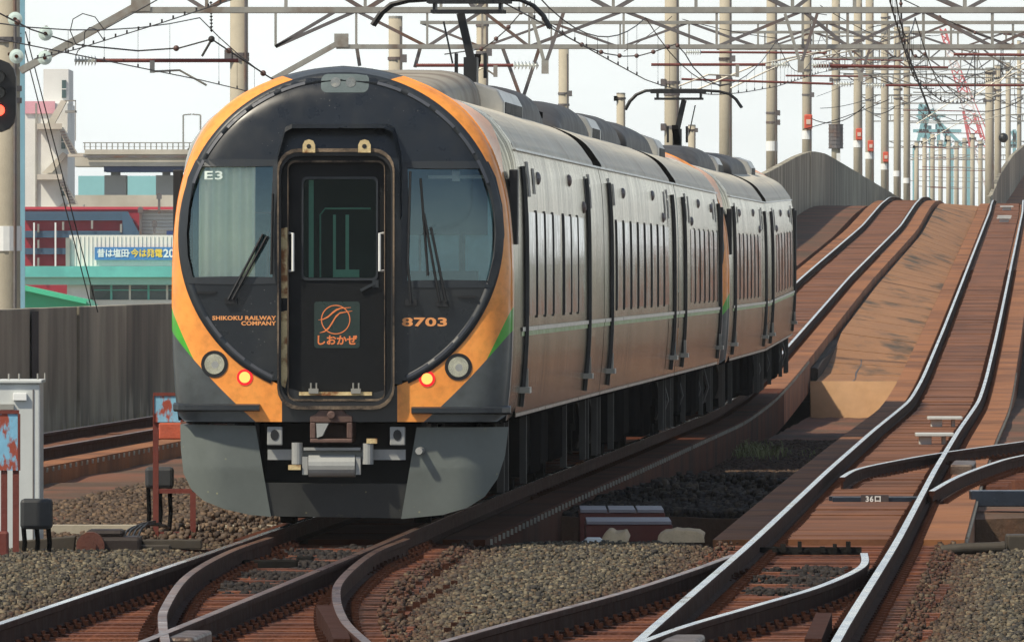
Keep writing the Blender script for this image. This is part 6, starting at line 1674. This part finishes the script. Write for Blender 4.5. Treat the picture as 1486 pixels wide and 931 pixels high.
for k in range(7):
    x = 136 + k * 27; mb = MB(); mb.bb(PX(x, d), PX(x + 25, d), d + .1, d + .2, zz(434.6, d), zz(413.5, d)); w = mb.build('window', M_win, b)
    mb = MB(); mb.bb(PX(x + 24, d), PX(x + 27, d), d - .05, d + .1, zz(435, d), zz(413.5, d)); mb.build('mullion', M_cr if k % 2 else M_teal_roof, w)
    mb = MB(); mb.bb(PX(x, d), PX(x + 24, d), d + .02, d + .08, zz(421.5, d), zz(420, d)); mb.build('transom', M_teal_roof, w)
d = 560
b = thing('green_roof_shed', 'shed with sloping bright green sheet roof just behind the parapet', 'building', (PX(40, d), d, GZ))
mb = MB(); mb.prism([(PX(-60, d), zz(398, d)), (PX(24, d), zz(414, d)), (PX(124, d), zz(436, d)), (PX(134, d), zz(446, d)), (PX(-60, d), zz(446, d))], lambda u, v, w: (u, w, v), d, d + 10); mb.build('gable', M_green, b)
mb = MB(); mb.bar((PX(-60, d), d - .2, zz(397, d)), (PX(126, d), d - .2, zz(437.5, d)), .5, .22); mb.build('roof_edge', mat('green_edge', lin(70, 190, 146), 0.5, 0, 0.05, 0.4), b)
mb = MB(); mb.bb(PX(-60, d), PX(140, d), d + .2, d + 9.8, GZ, zz(445.5, d)); mb.build('wall', M_wht, b)
# distant crane and jetty structures beyond the crest
d = 2300
cr = thing('crane_boom', 'distant red and white lattice crane boom leaning over the crest', 'crane', P(1430, 300, d))
M_crr = mat('crane_red', lin(212, 92, 94), 0.6, 0, 0.08, 0.2); M_crw = mat('crane_white', lin(226, 214, 212), 0.6, 0, 0.05, 0.2)
def lattice(x0, y0, x1, y1, w, m_, parent, n=4, th=.2):
    mb = MB()
    for k in range(n):
        for s_ in (-1, 1):
            xa, xb = x0 + (x1 - x0) * k / n, x0 + (x1 - x0) * (k + 1) / n; ya, yb_ = y0 + (y1 - y0) * k / n, y0 + (y1 - y0) * (k + 1) / n
            mb.bar(P(xa + s_ * w, ya, d), P(xb + s_ * w, yb_, d), th); mb.bar(P(xa - s_ * w, ya, d + 1.5), P(xb + s_ * w, yb_, d), th * .7)
    mb.build('boom_section', m_, parent)
seg = [(1368, 42), (1376, 70), (1387, 100), (1398, 135), (1409, 168), (1424, 215), (1446, 290)]
for k in range(6):
    (xa, ya), (xb, yb_) = seg[k], seg[k + 1]; lattice(xa, ya, xb, yb_, 4 + k * 1.3, M_crr if k % 2 == 0 else M_crw, cr, 3, .26)
mb = MB(); mb.bar(P(1372, 50, d), P(1432, 190, d), .2); mb.bar(P(1398, 162, d), P(1408, 215, d), .5); mb.bar(P(1413, 165, d), P(1424, 200, d), .5); mb.build('stay', M_crr, cr)
mb = MB(); mb.box(P(1446, 292, d), (4, 4, 4)); mb.bar(P(1446, 295, d), P(1446, 430, d), 1.6); mb.build('base', M_crw, cr)
d = 2600
M_tealst = mat('teal_steelwork', lin(120, 176, 184), 0.6, 0, 0.08, 0.1)
jt = thing('loading_tower', 'distant pale teal steel loading tower beyond the row of slim poles', 'tower', P(1365, 300, d))
pts = [((1335, 150), (1400, 215)), ((1345, 150), (1330, 215)), ((1335, 152), (1352, 215)), ((1352, 158), (1380, 212)), ((1330, 168), (1372, 168)), ((1325, 190), (1395, 190)), ((1350, 160), (1338, 200)), ((1362, 172), (1362, 215)), ((1376, 186), (1370, 215)), ((1400, 215), (1408, 215))]
for (a, b_) in pts: mb = MB(); mb.bar(P(*a, d), P(*b_, d), .9, .7); mb.build('member', M_tealst, jt)
for (x0, x1, y0, y1) in ((1333, 1346, 155, 175), (1340, 1352, 182, 200), (1358, 1368, 180, 192)): mb = MB(); mb.bb(PX(x0, d), PX(x1, d), d + 1, d + 3, zz(y1, d), zz(y0, d)); mb.build('panel', M_tealst, jt)
for x in (1328, 1352, 1380, 1404): mb = MB(); mb.bar((PX(x, d), d, GZ), (PX(x, d), d, zz(213, d)), 1.1); mb.build('leg', M_tealst, jt)
jt2 = thing('loading_tower', 'small distant teal steel mast above the right climbing parapet', 'tower', P(1472, 260, d))
for (a, b_) in (((1468, 190), (1478, 212)), ((1478, 190), (1466, 212)), ((1472, 188), (1472, 215)), ((1464, 212), (1482, 212)), ((1472, 215), (1472, 420))): mb = MB(); mb.bar(P(*a, d), P(*b_, d), 1.0, .7); mb.build('member', M_tealst, jt2)
rr = random.Random(4)
for k in range(5):
    x = 960 + k * 70 + rr.uniform(-20, 20); dd_ = 1900 + rr.uniform(-200, 600); w = rr.uniform(12, 24); hgt = rr.uniform(5, 14)
    X = PX(x, dd_); r = thing('warehouse', 'low pale warehouse far away on the plain', 'building', (X, dd_, GZ), 'far warehouses on the plain')
    mb = MB(); mb.bb(X - w, X + w, dd_, dd_ + 20, GZ, GZ + hgt); mb.build('wall', M_wht if k % 3 else M_bridge, r)
    mb = MB(); mb.prism([(X - w - .5, GZ + hgt), (X + w + .5, GZ + hgt), (X, GZ + hgt + 3)], lambda u, v, w_: (u, w_, v), dd_ - .5, dd_ + 20.5); mb.build('roof', mat('far_roof', lin(140, 146, 150), 0.6, 0, 0.1, 0.1), r)

# ------------------------------------------------------------------ haze in the air
mb = MB(); mb.bb(-3100, 3100, -1100, 4100, -8.5, 60)
hz = mb.build('haze', bpy.data.materials.new('haze_air')); hz['kind'] = 'stuff'; hz['label'] = 'thin pale daylight haze in the air'; hz['category'] = 'haze'
hm = hz.data.materials[0]; hm.use_nodes = True; hm.node_tree.nodes.clear()
ho = hm.node_tree.nodes.new('ShaderNodeOutputMaterial'); hv = hm.node_tree.nodes.new('ShaderNodeVolumePrincipled')
hv.inputs['Color'].default_value = (0.95, 0.98, 1.0, 1); hv.inputs['Density'].default_value = 0.00009; hv.inputs['Anisotropy'].default_value = 0.0
hm.node_tree.links.new(hv.outputs[0], ho.inputs['Volume'])
